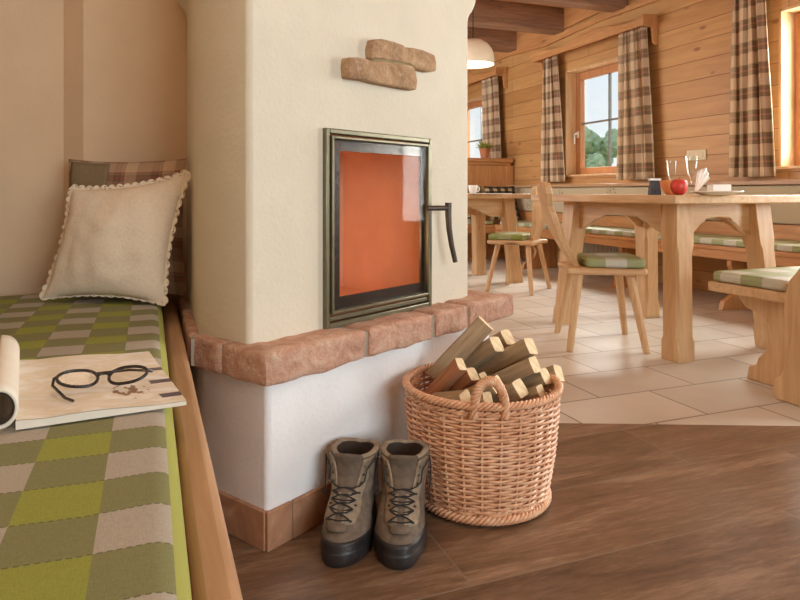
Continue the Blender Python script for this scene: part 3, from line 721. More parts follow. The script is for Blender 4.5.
for k in range(NST):
    a = 2 * PI * k / NST; stk.tube([(rad(z) * math.cos(a), rad(z) * math.sin(a), z) for z in (ZB, .08, .15, .22, ZT)], .0036, 6)
stk.build('upright_stake', M['wicker'], bk, smooth=70)
def braid(mb, R0, z, amp, r, turns, strands, lean=0):
    n_ = turns * 10
    for s_ in range(strands):
        ph = 2 * PI * s_ / strands; pts = []
        for k in range(n_):
            a = 2 * PI * k / n_; w_ = a * turns + ph
            rr = R0 + amp * math.cos(w_); pts.append((rr * math.cos(a), rr * math.sin(a), z + amp * 1.0 * math.sin(w_)))
        mb.tube(pts, r, 6, closed=True)
rb = MB(); braid(rb, RT + .003, ZT + .006, .0066, .0042, 26, 4); braid(rb, RT + .001, ZT - .012, .003, .0035, 30, 2); rb.build('rim_braid', M['wicker'], bk, smooth=70)
bb = MB(); braid(bb, RB + .004, .0165, .0075, .0046, 22, 4); braid(bb, RB + .002, .034, .003, .0036, 30, 2); bb.build('foot_braid', M['wicker'], bk, smooth=70)
bt = MB()
bt.grid(lambda u, v: ((RB - .004) * v * math.cos(2 * PI * u), (RB - .004) * v * math.sin(2 * PI * u), .018 + .002 * math.sin(40 * v)), 40, 20, cu=True); bt.build('woven_base', M['wicker'], bk, smooth=70, solid=.006)
for ang in (-PI / 2 - .03, PI / 2 - .03):
    hd = MB(); n_ = 90
    def core(s_):
        a = ang + (s_ - .5) * .32; th_ = PI * s_; ang2 = ang + .185 * -math.cos(th_); z = ZT - .02 + .088 * math.sin(th_) ** .8
        rr = RT + .004 + .004 * math.sin(th_); return Vector((rr * math.cos(ang2), rr * math.sin(ang2), z))
    for s_ in range(4):
        pts = []
        for k in range(n_ + 1):
            f_ = k / n_; c_ = core(f_); tn = (core(min(1, f_ + .01)) - core(max(0, f_ - .01))).normalized(); ra = Vector((math.cos(ang), math.sin(ang), 0)); bi = tn.cross(ra).normalized()
            w_ = f_ * 2 * PI * 5.5 + PI / 2 * s_; pts.append(c_ + (ra * math.cos(w_) + bi * math.sin(w_)) * .0068)
        hd.tube(pts, .0050, 6)
    hd.build('handle', M['wicker'], bk, smooth=70)
logs = [  # end px, py, depth, slope, toward, length, side w, side h, roll, red, label
 (486, 323, 1.79, 48, -.55, .28, .038, .052, 8, 0, 'longest pale-ended firewood stick rising highest at the left of the basket'),
 (497, 344, 1.745, 42, -.03, .24, .046, .044, 10, 0, 'square firewood stick just right of the longest one, its end lower'),
 (508, 337, 1.85, 44, 0, .22, .046, .046, 5, 0, 'firewood stick at the back of the basket whose pale end alone shows'),
 (531, 346, 1.72, 38, -.03, .27, .046, .046, 12, 0, 'firewood stick with the topmost end at the middle right of the pile'),
 (535, 364.5, 1.70, 36, -.02, .22, .042, .042, 6, 0, 'dark-barked firewood stick just under the topmost right-hand one'),
 (546, 376, 1.685, 36, -.02, .20, .042, .042, 5, 0, 'firewood stick leaning over the right rim, third from the top at right'),
 (559, 373, 1.75, 34, 0, .18, .040, .044, 20, 0, 'firewood stick reaching furthest right over the basket rim'),
 (520.5, 388, 1.625, 40, .02, .15, .046, .044, -6, 0, 'firewood stick with a square end right behind the front rim at right'),
 (497, 384, 1.60, 36, .03, .16, .048, .034, -12, 0, 'firewood stick with a slanted end behind the right foot of the handle'),
 (503.5, 378, 1.66, 40, .02, .15, .036, .032, -12, 0, 'thin firewood stick with a small pale end deep in the middle of the pile'),
 (461, 364, 1.665, 56, -.02, .16, .026, .036, 15, 1, 'reddish split firewood piece standing left of the basket handle'),
 (473, 374, 1.655, 50, -.02, .14, .034, .036, 10, 1, 'reddish-brown split firewood piece just right of the other reddish one'),
 (466, 399, 1.545, 22, .15, .10, .042, .038, -10, 0, 'short firewood piece with a broad pale end seen through the handle arch'),
 (484, 377, 1.70, 44, 0, .13, .030, .026, 0, 0, 'small splinter of firewood in the middle of the pile'),
 (541, 391, 1.63, 30, .02, .13, .036, .030, 0, 0, 'low firewood stick just above the rim at the right, under the leaning one'),
 (488, 399, 1.56, 28, .10, .10, .036, .034, 10, 0, 'short dark firewood piece below the handle arch at the right'),
]
LOGP = {0: (1.788, 0.21), 1: (1.771, 0.15), 2: (1.85, 0.075), 3: (1.754, 0.19), 4: (1.695, 0.22), 5: (1.709, 0.14), 6: (1.75, 0.09), 7: (1.625, 0.15), 8: (1.597, 0.16), 9: (1.80, 0.06), 10: (1.649, 0.16), 11: (1.675, 0.14), 12: (1.545, 0.1), 13: (1.701, 0.13), 14: (1.646, 0.13), 15: (1.56, 0.1)}
for li_, (px, py, Y, sl, dy, Ln, w_, h_, roll, red, lab) in enumerate(logs):
    if li_ in LOGP: Y, Ln = LOGP[li_]
    end = cam((px - 400) / F * Y, Y, ZC - (py - 192) / F * Y); a = math.radians(sl)
    tv = cam(-math.cos(a), dy + .62, -math.sin(a)); tv.normalize()
    side = tv.cross(Vector((0, 0, 1))).normalized(); upv = side.cross(tv).normalized()
    rm = Matrix.Rotation(math.radians(roll), 3, tv); side = rm @ side; upv = rm @ upv
    m = MB(); m4 = Matrix.Identity(4)
    N_ = 10; ring_n = 16
    def sec(s_, k):
        a_ = 2 * PI * k / ring_n; c_, s2 = math.cos(a_), math.sin(a_); q2 = 1 / max(abs(c_), abs(s2)); q2 = min(q2, 1.30)
        x_ = s_ * Ln; wob = 1 + .07 * vn(x_ * 9 + px, k * .8, py) ; tp = 1 + .12 * s_
        return (x_ + .002 * vn(k, px, 1), c_ * q2 * w_ / 2 * wob * tp, s2 * q2 * h_ / 2 * wob * tp)
    for i in range(N_ + 1): m.v += [sec(i / N_, k) for k in range(ring_n)]
    for i in range(N_):
        for k in range(ring_n): m.face((i * ring_n + k, i * ring_n + (k + 1) % ring_n, (i + 1) * ring_n + (k + 1) % ring_n, (i + 1) * ring_n + k))
    m.m = 1; m.face(range(ring_n)); m.face(range(N_ * ring_n, (N_ + 1) * ring_n))
    o = m.build('firewood_log', [M['splitred'] if red else M['split'], M['endgrain']], None, smooth=35)
    o.matrix_world = Matrix(((tv.x, side.x, upv.x, end.x), (tv.y, side.y, upv.y, end.y), (tv.z, side.z, upv.z, end.z), (0, 0, 0, 1)))
    tag(o, lab, 'firewood', 'firewood in the basket')

# ================================================================== TABLES
def table(label, x0, x1, y0, y1, legs, top=.775):
    cx, cy = (x0 + x1) / 2, (y0 + y1) / 2
    t = thing('dining_table', label, 'table', (cx, cy, 0))
    bx(x0 - cx, x1 - cx, y0 - cy, y1 - cy, top - .04, top).build('tabletop', M['pine_y'], t, bevel=.006)
    for (bx_, by_, tx, ty) in legs:
        m = MB(); s_ = .052
        def lp(z, h, ch):
            f_ = z / (top - .04); X, Y = bx_ + (tx - bx_) * f_ - cx, by_ + (ty - by_) * f_ - cy
            return [(X + a * h, Y + b * h, z) for a, b in ((-1 + ch, -1), (1 - ch, -1), (1, -1 + ch), (1, 1 - ch), (1 - ch, 1), (-1 + ch, 1), (-1, 1 - ch), (-1, -1 + ch))]
        lv = [(0, s_, .04), (.085, s_, .04), (.11, s_, .26), (.50, s_, .26), (.54, s_, .04), (top - .04, s_, .04)]
        for z, h, c_ in lv: m.v += lp(z, h, c_)
        for i in range(len(lv) - 1):
            for k in range(8): m.face((i * 8 + k, i * 8 + (k + 1) % 8, i * 8 + 8 + (k + 1) % 8, i * 8 + 8 + k))
        m.face(range(8)); m.face(range(40, 48)); m.build('leg', M['pine_z'], t, bevel=.002)
    def apron(p, q2, name, axis):
        p, q2 = Vector(p), Vector(q2); ln_ = (q2 - p).length; u_ = (q2 - p).normalized(); n2 = Vector((-u_.y, u_.x, 0))
        zt, zb = top - .04, .575; A_ = ln_ * .5
        w2 = min(ln_ * .5 - .03, .36)
        pr = [(0, zt), (0, zb), (A_ - w2, zb), (A_ - w2 * .92, zb + .01), (A_ - w2 * .6, zb + .062), (A_ - w2 * .5, zb + .068), (A_ - w2 * .42, zb + .085), (A_, zb + .092), (A_ + w2 * .42, zb + .085), (A_ + w2 * .5, zb + .068), (A_ + w2 * .6, zb + .062), (A_ + w2 * .92, zb + .01), (A_ + w2, zb), (ln_, zb), (ln_, zt)]
        m = MB(); m.prism(pr, -.013, .013, lambda a, b, h: p + u_ * a + n2 * h + Vector((-cx, -cy, b)))
        m.build('apron', M['pine_' + axis], t, bevel=.003)
    tops = [(l[2], l[3]) for l in legs]
    for i, ax in ((0, 'x'), (1, 'y'), (2, 'x'), (3, 'y')):
        a, b = tops[i], tops[(i + 1) % 4]; a, b = Vector((*a, 0)), Vector((*b, 0)); u_ = (b - a).normalized() * .04
        apron(a + u_, b - u_, 'apron', ax)
    return t
table('long pine dining table with apple and flutes on top', 2.19, 3.06, 2.27, 3.45,
      [(2.318, 2.385, 2.37, 2.445), (2.935, 2.395, 2.885, 2.455), (2.945, 3.285, 2.89, 3.235), (2.335, 3.305, 2.38, 3.25)])
table('far pine dining table half hidden behind the stove', 1.72, 3.05, 4.80, 5.66,
      [(1.85, 4.93, 1.9, 4.98), (2.985, 4.95, 2.925, 5.0), (2.93, 5.52, 2.90, 5.48), (1.85, 5.52, 1.9, 5.48)])

# ================================================================== CHAIRS
def chair(label, loc, facing, tilt=20):
    t = thing('dining_chair', label, 'chair', loc, math.atan2(facing[1], facing[0]), 'pine dining chairs')
    # local: x forward, y to the left, seat on z .37 - .41
    out = [(-.175, -.10), (-.195, -.135), (-.185, -.17), (-.13, -.185), (.15, -.205), (.19, -.195), (.205, -.16), (.21, 0), (.205, .16), (.19, .195), (.15, .205), (-.13, .185), (-.185, .17), (-.195, .135), (-.175, .10)]
    MB().prism(out, .376, .408, lambda a, b, h: (a, b, h)).build('seat', M['pine_x'], t, bevel=.012, seg=3)
    for sx, sy in ((1, 1), (1, -1), (-1, 1), (-1, -1)):
        m = MB(); tp = Vector((.125 * sx, .125 * sy, .378)); bt_ = Vector((.185 * sx, .215 * sy, 0))
        m.tube([bt_, bt_.lerp(tp, .5), tp], lambda q2: .017 + .006 * q2, 8); m.build('leg', M['pine_z'], t, smooth=30)
    # carved back board, leaning back
    pr = [(-.075, 0), (-.085, .05), (-.105, .11), (-.14, .18), (-.165, .24), (-.16, .29), (-.135, .315), (-.150, .35), (-.175, .385), (-.165, .42), (-.13, .44), (-.09, .425), (-.05, .435), (0, .45)]
    pr = pr + [(-a, b) for a, b in pr[-2::-1]]
    m = MB(); lean = math.tan(math.radians(tilt))
    m.prism(pr, -.017, .017, lambda a, b, h: (-.125 - b * lean + h + .10 * (b / .45) ** 2 * .0 - .035 * math.sin(PI * b / .45), a, .405 + b * .98))
    m.build('carved_backrest', M['pine_z'], t, bevel=.004)
    return t, out
def cush_on(label, loc, facing):
    m = MB(); out = [(-.09, -.15), (.15, -.185), (.195, -.165), (.205, 0), (.195, .165), (.15, .185), (-.09, .15), (-.105, 0)]
    m.prism(out, .0, .048, lambda a, b, h: (a, b, h))
    o = m.build('chair_cushion', M['pad'], None, bevel=.014, seg=4); o.location = (loc[0], loc[1], .4085); o.rotation_euler = (0, 0, math.atan2(facing[1], facing[0]))
    tag(o, label, 'cushion', 'green chair cushions')
c1, f1 = (2.20, 2.81, 0), (.894, -.447); c2, f2 = (2.775, 4.55, 0), (-.613, .79)
chair('pine chair with carved backrest pulled up to the long table', c1, f1); cush_on('green checked cushion on the nearer pine chair', c1, f1)
chair('pine chair with its back to the window corner at the far table', c2, f2, 7); cush_on('green checked cushion on the farther pine chair', c2, f2)

# ================================================================== WALL BENCH WITH BACKREST
cb = thing('corner_bench', 'long pine corner bench under the windows with upholstered backrest', 'bench', (3.8, 4.5, 0))
def CB(mb, name, mat, **kw):
    mb.v = [tuple(Vector(v) - Vector((3.8, 4.5, 0))) for v in mb.v]; return mb.build(name, mat, cb, **kw)
YB = 1.75
CB(bx(3.60, 4.10, YB, 6.88, .395, .425), 'seat', M['orange_y'], bevel=.004); CB(bx(2.6, 3.60, 6.40, 6.88, .395, .425), 'seat', M['orange_x'], bevel=.004)
CB(bx(3.61, 3.635, YB, 6.42, .335, .395), 'seat_rail', M['orange_y'], bevel=.004); CB(bx(2.6, 3.61, 6.41, 6.435, .335, .395), 'seat_rail', M['orange_x'], bevel=.004)
CB(bx(4.06, 4.145, YB, 6.88, .425, .565), 'backrest_board', M['orange_y'], bevel=.003)
CB(bx(4.05, 4.145, YB, 6.88, .57, .835), 'backrest_upholstery', M['floral'], bevel=.012, seg=3)
CB(bx(4.03, 4.145, YB, 6.88, .84, .872), 'backrest_cap', M['rail_y'], bevel=.006)
CB(bx(2.6, 4.05, 6.80, 6.88, .57, .835), 'backrest_upholstery', M['floral'], bevel=.012, seg=3)
CB(bx(2.6, 4.05, 6.82, 6.88, .425, .565), 'backrest_board', M['orange_x'], bevel=.003)
for y in (1.85, 3.27, 4.35, 5.75):
    pr = [(3.64, .335), (3.64, .29), (3.67, .25), (3.72, .19), (3.70, .12), (3.63, .08), (3.58, .06), (3.56, .0), (3.98, 0), (3.98, .335)]
    CB(MB().prism(pr, y, y + .04, lambda a, b, h: (a, h, b)), 'trestle', M['orange_z'], bevel=.004)
for nm, (a, b, c_, dd), lab in (('w', (3.60, 4.055, YB + .02, 6.30), 'green checked seat pad along the bench under the windows'), ('d', (2.62, 3.59, 6.41, 6.79), 'short green seat pad on the corner bench before the panelled divider')):
    o = bx(a, b, c_, dd, 0, .042).build('bench_cushion', M['pad'], None, bevel=.014, seg=4); o.location = (0, 0, .4265)
    tag(o, lab, 'cushion')
# panelled divider with a ledge at the end of the bench
dv = thing('panelled_divider', 'wooden panelled divider with shelf ledge before the far window', 'divider', (3.35, 6.95, 0))
bx(-.85, .79, -.05, .05, 0, 1.11).build('panel', M['orange_z'], dv, smooth=0); bx(-.87, .76, -.09, .09, 1.15, 1.195).build('ledge', M['orange_x'], dv, bevel=.006); bx(-.85, .74, -.07, .07, 1.11, 1.15).build('cornice', M['orange_x'], dv, bevel=.01)
bx(.68, .76, -.065, -.05, .0, 1.11).build('stile', M['orange_z'], dv, bevel=.003)
# radiator under the bench
rd = thing('radiator', 'grey finned radiator below the bench under the curtained window', 'radiator', (4.08, 5.25, .08))
m = MB()
for k in range(24): m.box(-.04, .04, -.45 + k * .0375, -.45 + k * .0375 + .024, 0, .24)
m.build('fin', M['radiator'], rd, bevel=.004)
m = MB(); m.box(-.02, .02, -.46, .46, .02, .05).box(-.02, .02, -.46, .46, .19, .22).box(-.02, .02, -.4, -.36, -.08, .02).box(-.02, .02, .36, .4, -.08, .02); m.build('manifold', M['radiator'], rd)
# pillows in the corner
def std_pillow(label, cor, mat, th):
    cc = sum((Vector(c) for c in cor), Vector()) / 4; cc.z = min(c[2] for c in cor)
    o = pillow('bench_pillow', mat, None, [Vector(c) - cc for c in cor], th, 16); o.location = cc; tag(o, label, 'pillow')
std_pillow('olive pillow on the corner bench left of the dark checked one', [(3.25, 6.60, .47), (3.60, 6.60, .47), (3.60, 6.72, .86), (3.25, 6.72, .86)], M['olive'], .05)
std_pillow('dark brown checked pillow leaning in the bench corner', [(3.62, 6.54, .47), (3.98, 6.46, .47), (3.98, 6.62, .86), (3.62, 6.70, .86)], M['buffalo'], .05)
std_pillow('dark checked pillow lying low before the olive one on the corner bench', [(3.28, 6.44, .47), (3.52, 6.44, .47), (3.52, 6.53, .70), (3.28, 6.53, .70)], M['buffalo'], .03)

# ================================================================== RIGHT BENCH
rbn = thing('carved_bench', 'freestanding pine bench with wavy carved ends at the right edge', 'bench', (2.75, 1.9, 0))
def RBn(mb, name, mat, **kw):
    mb.v = [tuple(Vector(v) - Vector((2.75, 1.9, 0))) for v in mb.v]; return mb.build(name, mat, rbn, **kw)
RBn(bx(2.235, 3.3, 1.745, 2.13, .368, .408), 'seat', M['pine_x'], bevel=.005)
def trest(x):
    pr = [(2.10, .368), (2.08, .33), (2.05, .30), (1.99, .285), (1.945, .25), (1.93, .20), (1.94, .155), (1.97, .12), (1.99, .10), (2.0, .07), (2.035, .055), (2.045, .0), (1.78, 0), (1.78, .368)]
    return MB().prism(pr, x, x + .04, lambda a, b, h: (h, a, b))
RBn(trest(2.36), 'carved_leg', M['pine_z'], bevel=.005); RBn(trest(3.18), 'carved_leg', M['pine_z'], bevel=.005)
def endp(x):
    pr = [(1.80, 0), (1.815, .03), (1.805, .075), (1.775, .10), (1.755, .16), (1.75, .26), (1.765, .34), (1.762, .40), (1.745, .46), (1.715, .495), (1.69, .53), (1.66, .62), (1.64, .75), (1.60, .84), (1.57, .84), (1.60, .6), (1.63, .45), (1.64, .30), (1.63, .14), (1.58, .09), (1.56, .0)]
    return MB().prism(pr, x, x + .038, lambda a, b, h: (h, a, b))
RBn(endp(2.225), 'back_post', M['pine_z'], bevel=.006); RBn(endp(3.27), 'back_post', M['pine_z'], bevel=.006)
m = MB(); m.prism([(1.66, .45), (1.60, .80), (1.575, .80), (1.63, .45)], 2.26, 3.28, lambda a, b, h: (h, a, b)); RBn(m, 'backrest', M['pine_x'], bevel=.004)
o = bx(0, 1.03, 0, .345, 0, .045).build('bench_cushion', M['pad'], None, bevel=.016, seg=4); o.location = (2.245, 1.775, .4085)
tag(o, 'green and white checked pad on the freestanding bench at right', 'cushion')

# ================================================================== CURTAINS AND VALANCES
def curtain(label, yt0, yt1, yb0, yb1, ztop=2.265, zbot=.90, x=4.05, folds=5, amp=.028, bow=0):
    t = thing('plaid_curtain', label, 'curtain', (x, (yt0 + yt1) / 2, zbot), 0, 'plaid window curtains')
    m = MB(); cy = (yt0 + yt1) / 2
    def fn(u, v):
        g = v ** .8; a, b = yt0 + (yb0 - yt0) * g, yt1 + (yb1 - yt1) * g
        y_ = a + (b - a) * u; ph = u * 2 * PI * folds
        return (amp * (.55 + .45 * v) * math.sin(ph) + .012 * math.sin(2.3 * ph + 3 * v) * v, y_ - cy + .010 * math.sin(ph * 1.5 + 4 * v), ztop - zbot - (ztop - zbot) * v)
    m.grid(fn, folds * 14, 30); m.build('cloth', M['curtain'], t, smooth=80, solid=.004)
    return t
curtain('brown plaid curtain left of the centre window', 5.87, 6.12, 5.745, 6.155, folds=4)
curtain('brown plaid curtain right of the centre window', 4.53, 4.875, 4.44, 4.90, folds=5)
curtain('brown plaid curtain left of the window at the right edge', 3.36, 3.62, 3.285, 3.655, folds=4)
curtain('brown plaid curtain at the far window behind the pot plant', 7.14, 7.53, 7.05, 7.50, folds=5)
def valance(label, y0, y1, x=3.96):
    t = thing('curtain_valance', label, 'valance', (x, y0, 2.23))
    Ln = y1 - y0; N_ = 40; pr = [(Ln * (1 - k / N_), .094 + .032 * math.cos(k / N_ * 2 * PI * 1.6 + .2) * (1 if 1 < k < N_ - 1 else .6)) for k in range(N_ + 1)]
    pr = [(0, 0), (Ln, 0)] + pr
    MB().prism(pr, 0, .022, lambda a, b, h: (h, a, b)).build('wavy_board', M['orange_y'], t, bevel=.004)
    bx(.022, XW - x - .001, 0, Ln, .10 - .012, .10 - .002).build('top_board', M['orange_y'], t) if 0 else None
    for yy in (0.03, Ln - .05):
        MB().prism([(.022, .105), (XW - x - .001, .115), (XW - x - .001, -.15), (.16, -.155), (.135, -.13), (.125, .0), (.022, .0)], yy, yy + .022, lambda a, b, h: (a, h, b)).build('end_bracket', M['orange_z'], t, bevel=.004)
    m = MB(); m.tube([(.09, .052, .058), (.09, Ln - .05, .058)], .009, 8); m.build('curtain_rod', M['rail_y'], t)
valance('wavy-topped wooden valance board over the centre window', 4.47, 6.25)
valance('wooden valance board over the far window, beyond the lamp', 7.03, 8.95)
valance('wooden valance board over the window at the right edge', 1.95, 3.70)

# ================================================================== SMALL THINGS
def at(px, Y, z): v = cam((px - 400) / F * Y, Y, z); return v
TT = .7755
# champagne flutes
def flute(label, px, Y):
    t = thing('champagne_flute', label, 'glass', at(px, Y, TT), 0, 'champagne flutes')
    MB().lathe([(0, .082), (.010, .086), (.019, .105), (.025, .14), (.029, .188), (.0275, .188), (.0235, .14), (.0175, .108), (.009, .090), (0, .087)], 24).build('bowl', M['wineglass'], t, smooth=70)
    MB().lathe([(0, .0), (.029, .0), (.029, .0025), (.012, .005), (.0045, .012), (.0035, .04), (.004, .075), (.010, .086), (0, .0865)], 24).build('stem', M['wineglass'], t, smooth=70)
flute('champagne flute standing behind the apple', 672, 3.62); flute('champagne flute nearest the folded napkin', 692, 3.15)
ap = thing('apple', 'red apple on the long table in front of the bowl', 'apple', at(679, 3.20, TT))
MB().lathe([(0, .004), (.014, .0), (.028, .006), (.039, .024), (.042, .042), (.039, .060), (.028, .074), (.014, .078), (.005, .072), (0, .068)], 28).build('fruit', M['apple'], ap, smooth=80)
MB().tube([(0, 0, .068), (.002, 0, .08), (.006, .001, .089)], .0016, 6).build('stalk', M['bark'], ap)
bw = MB().lathe([(0, .004), (.022, .0), (.026, .0), (.044, .022), (.064, .046), (.080, .072), (.077, .074), (.060, .049), (.040, .025), (.020, .009), (0, .008)], 32).build('fruit_bowl', M['bowlwood'], None, smooth=60)
bw.location = at(671, 3.40, TT); tag(bw, 'small orange bowl behind the red apple', 'bowl')
cd = thing('card_stand', 'small dark printed card stand at the left of the bowl', 'card stand', at(654.5, 3.25, TT), math.radians(-15))
m = MB(); m.add([(-.026, -.018, 0), (.026, -.018, 0), (.026, 0, .072), (-.026, 0, .072), (-.026, .018, 0), (.026, .018, 0)], [(0, 1, 2, 3), (3, 2, 5, 4), (0, 3, 4), (1, 5, 2)]); m.build('card', M['boxdark'], cd, smooth=0, solid=.002)
bx(-.030, .030, -.010, .010, .072, .082).build('white_edge', M['whiteware'], cd)
bx(-.018, .002, -.0165, -.0125, .022, .052).build('printed_patch', M['whiteware'], cd).rotation_euler = (math.radians(-14), 0, 0)
# napkin folded into a fan
npk = MB()
def nap(u, v):
    a = (u - .5) * .62; r = .010 + .135 * v * (1 - .5 * abs(u - .45)); return (math.sin(a + .45) * r, .006 * math.sin(u * 24) * v, math.cos(a + .42) * r)
npk.grid(nap, 24, 6); o = npk.build('folded_napkin', M['napkin'], None, smooth=20, solid=.002); o.location = at(694, 3.22, TT + .001); o.rotation_euler = (0, 0, -TH)
tag(o, 'white folded napkin fanned out between flute and plate', 'napkin')
o = MB().lathe([(0, .004), (.055, .0), (.06, .0), (.095, .012), (.115, .016), (.113, .019), (.09, .016), (.058, .006), (0, .007)], 40).build('dinner_plate', M['whiteware'], None, smooth=60); o.location = at(716, 3.0, TT); tag(o, 'white dinner plate on the long table carrying the white box', 'plate')
o = bx(-.042, .042, -.03, .03, 0, .042).build('white_box', M['whiteware'], None, bevel=.003); o.location = at(719, 3.0, TT + .0072); o.rotation_euler = (0, 0, -TH); tag(o, 'small white box standing on the plate', 'box')
# far table
cp = thing('cup', 'white cup on the far table beside the stove edge', 'cup', at(473, 5.25, TT))
MB().lathe([(0, .003), (.02, 0), (.026, .004), (.036, .04), (.039, .07), (.036, .07), (.032, .04), (.023, .008), (0, .007)], 24).build('bowl', M['whiteware'], cp, smooth=60)
MB().tube([(.036, 0, .055), (.055, 0, .055), (.058, 0, .035), (.048, 0, .02), (.033, 0, .02)], .004, 8).build('handle', M['whiteware'], cp, smooth=60)
o = bx(-.15, .15, -.1, .1, 0, .004).build('place_mat', M['napkin'], None); o.location = at(490, 5.35, TT); o.rotation_euler = (0, 0, .2); tag(o, 'white paper place mat on the far table', 'place mat')
# socket on the wall
sc = thing('wall_socket', 'ivory double socket plate on the plank wall above the flutes', 'socket', (XW - .001, 4.065, 1.09))
bx(-.010, 0, -.10, .10, -.042, .042).build('plate', M['plastic'], sc, bevel=.003)
for yy in (-.045, .045):
    m = MB(); m.lathe([(.0, -.002), (.024, -.002), (.026, .003), (.028, .003), (.029, 0)], 20); m.v = [(-.010 - v[2], v[1] + yy, v[0]) for v in m.v]; m.build('outlet', M['plastic'], sc, smooth=40)
# pot plant
pt = thing('potted_plant', 'small green pot plant on the divider ledge before the far curtain', 'plant', at(484.5, 7.80, 1.1955))
MB().lathe([(0, 0), (.045, 0), (.06, .10), (.065, .10), (.065, .115), (.055, .115), (.052, .10), (0, .095)], 24).build('pot', M['terracotta'], pt, smooth=40)
lf = MB(); rl = random.Random(3)
for k in range(46):
    a = rl.uniform(0, 2 * PI); el = rl.uniform(.4, 1.4); ln_ = rl.uniform(.07, .16); dr = Vector((math.cos(a) * math.cos(el), math.sin(a) * math.cos(el), math.sin(el))); b = Vector((math.cos(a) * .02, math.sin(a) * .02, .10)); sd = dr.cross(Vector((0, 0, 1))).normalized()
    lf.add([b, b + dr * ln_ * .5 + sd * .014, b + dr * ln_ + Vector((0, 0, -.02)), b + dr * ln_ * .5 - sd * .014], [(0, 1, 2, 3)])
lf.build('foliage', M['leaf'], pt, smooth=0, solid=.0015)
# pendant lamp
pdn = thing('pendant_lamp', 'pale dome pendant lamp hanging over the far table', 'lamp', at(473, 5.7, 1.905))
MB().lathe([(.185, 0), (.187, .03), (.187, .045), (.180, .09), (.160, .14), (.125, .182), (.08, .21), (.03, .222), (.0, .224), ], 40).build('shade', M['shade'], pdn, smooth=80, solid=.004)
MB().tube([(0, 0, .22), (0, 0, CEIL - 1.905)], .004, 6).build('cord', M['laces'], pdn)
MB().lathe([(0, .08), (.02, .085), (.03, .11), (.02, .14), (.012, .17), (.012, .21)], 16).build('bulb', M['whiteware'], pdn, smooth=80)

# ================================================================== OUTSIDE
struct(bx(4.4, 40, -15, 40, -.4, -.3).build('ground_lawn', M['grass'], smooth=0))
struct(bx(4.4, 9, 2, 40, -.3, -.28).build('ground_terrace', M['terrace'], smooth=0))
rt = random.Random(11)
def tree(x, y, h, lab):
    t = thing('garden_tree', lab, 'tree', (x, y, -.3), 0, 'garden trees beyond the windows')
    MB().tube([(0, 0, 0), (.05, 0, h * .4), (0, .05, h * .8)], lambda q2: .16 - .1 * q2, 8).build('trunk', M['bark'], t)
    m = MB()
    for k in range(16):
        c_ = Vector((rt.uniform(-1, 1), rt.uniform(-1, 1), h * .35 + rt.random() * h * .6)); r = rt.uniform(.5, .9) * h * .18
        bm = bmesh.new(); bmesh.ops.create_icosphere(bm, subdivisions=3, radius=r)
        vs = [c_ + v.co * (1 + .35 * noise.noise(v.co * 5 / r * .6 + c_)) for v in bm.verts]; bm.verts.index_update()
        m.add(vs, [[v.index for v in f_.verts] for f_ in bm.faces]); bm.free()
    m.build('crown', M['treeleaf'], t, smooth=0)
tree(13.5, 17.5, 3.0, 'green garden tree seen through the centre window')
tree(17, 26, 4.2, 'green garden tree seen through the far window')
tree(16, 21.5, 2.6, 'smaller green garden tree at the right of the centre window')

# ================================================================== LIGHT, WORLD, CAMERA
def area(name, loc, rot, sx, sy, power, col):
    ld = bpy.data.lights.new(name, 'AREA'); ld.shape = 'RECTANGLE'; ld.size = sx; ld.size_y = sy; ld.energy = power; ld.color = col
    o = bpy.data.objects.new(name, ld); C.objects.link(o); o.location = loc; o.rotation_euler = rot; return o
day = (1.0, .97, .93)
area('daylight_window_right', (4.55, 2.80, 1.5), (0, PI / 2, 0), 1.1, 1.0, 130, day)
area('daylight_window_door', (4.55, 1.365, 1.3), (0, PI / 2, 0), 1.6, .68, 110, day)
area('daylight_window_near', (1.8, -2.75, 1.3), (PI / 2, 0, 0), 2.6, 1.8, 150, (.86, .94, 1))
area('daylight_window_centre', (5.3, 6.4, 3.05), (0, math.radians(66), math.radians(28)), 1.2, 2.4, 700, day)
area('daylight_window_far', (5.3, 9.2, 3.05), (0, math.radians(66), math.radians(28)), 1.2, 2.2, 320, day)
area('dining_fill_light', (.15, 6.2, 1.6), (0, -PI / 2, 0), 1.2, 3.2, 95, day)  # unseen fill, added on the dining side to brighten the window wall
area('niche_fill_light', (-.05, .9, 2.6), (0, 0, 0), .5, .5, 6, (1, .86, .70))  # unseen warm fill, added to brighten the bench niche
fl = bpy.data.lights.new('fire_glow', 'POINT'); fl.energy = 1.3; fl.color = (1, .68, .42); fl.shadow_soft_size = .04
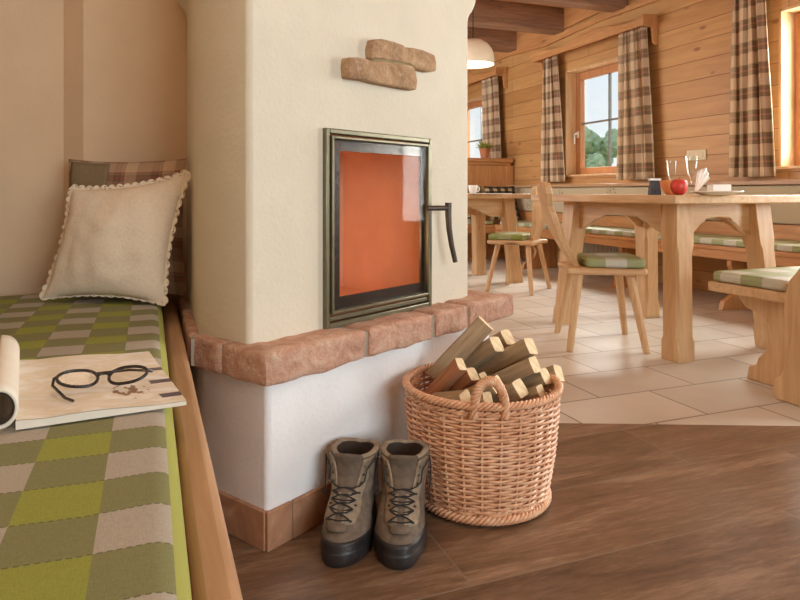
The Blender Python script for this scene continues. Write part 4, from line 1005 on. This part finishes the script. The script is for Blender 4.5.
o = bpy.data.objects.new('fire_glow', fl); C.objects.link(o); o.location = S(DX0 + .055, .24, .63)
fl = bpy.data.lights.new('lamp_glow', 'POINT'); fl.energy = 6; fl.color = (1, .82, .6); fl.shadow_soft_size = .05
o = bpy.data.objects.new('lamp_glow', fl); C.objects.link(o); o.location = at(473, 5.7, 1.95)
W = bpy.data.worlds.new('sky'); bpy.context.scene.world = W; W.use_nodes = True
nt = W.node_tree; nt.nodes.clear(); ow = nt.nodes.new('ShaderNodeOutputWorld'); bg = nt.nodes.new('ShaderNodeBackground'); tc = nt.nodes.new('ShaderNodeTexCoord'); sp = nt.nodes.new('ShaderNodeSeparateXYZ'); cr = nt.nodes.new('ShaderNodeValToRGB')
nt.links.new(tc.outputs['Generated'], sp.inputs[0]); nt.links.new(sp.outputs['Z'], cr.inputs[0]); nt.links.new(cr.outputs[0], bg.inputs[0]); nt.links.new(bg.outputs[0], ow.inputs[0])
cr.color_ramp.elements[0].position = .0; cr.color_ramp.elements[0].color = (.9, .93, .95, 1); cr.color_ramp.elements[1].position = .6; cr.color_ramp.elements[1].color = (.6, .75, .95, 1)
bg.inputs[1].default_value = 1.15
cd_ = bpy.data.cameras.new('camera'); co_ = bpy.data.objects.new('camera', cd_); C.objects.link(co_)
co_.location = (0, 0, ZC); co_.rotation_euler = (PI / 2, 0, -TH); cd_.sensor_width = 36; cd_.lens = F / 800 * 36; cd_.shift_y = -(300 - 192) / 800; cd_.clip_start = .02; cd_.clip_end = 200
sc_ = bpy.context.scene; sc_.camera = co_
sc_.view_settings.view_transform = 'Standard'; sc_.view_settings.look = 'None'; sc_.view_settings.gamma = 1; sc_.view_settings.use_curve_mapping = False; sc_.view_settings.exposure = 0.0
sc_.cycles.max_bounces = 10; sc_.cycles.diffuse_bounces = 6; sc_.cycles.glossy_bounces = 4; sc_.cycles.transparent_max_bounces = 12; sc_.cycles.use_denoising = True; sc_.cycles.sample_clamp_indirect = 6
sc_.cycles.caustics_reflective = False; sc_.cycles.caustics_refractive = False
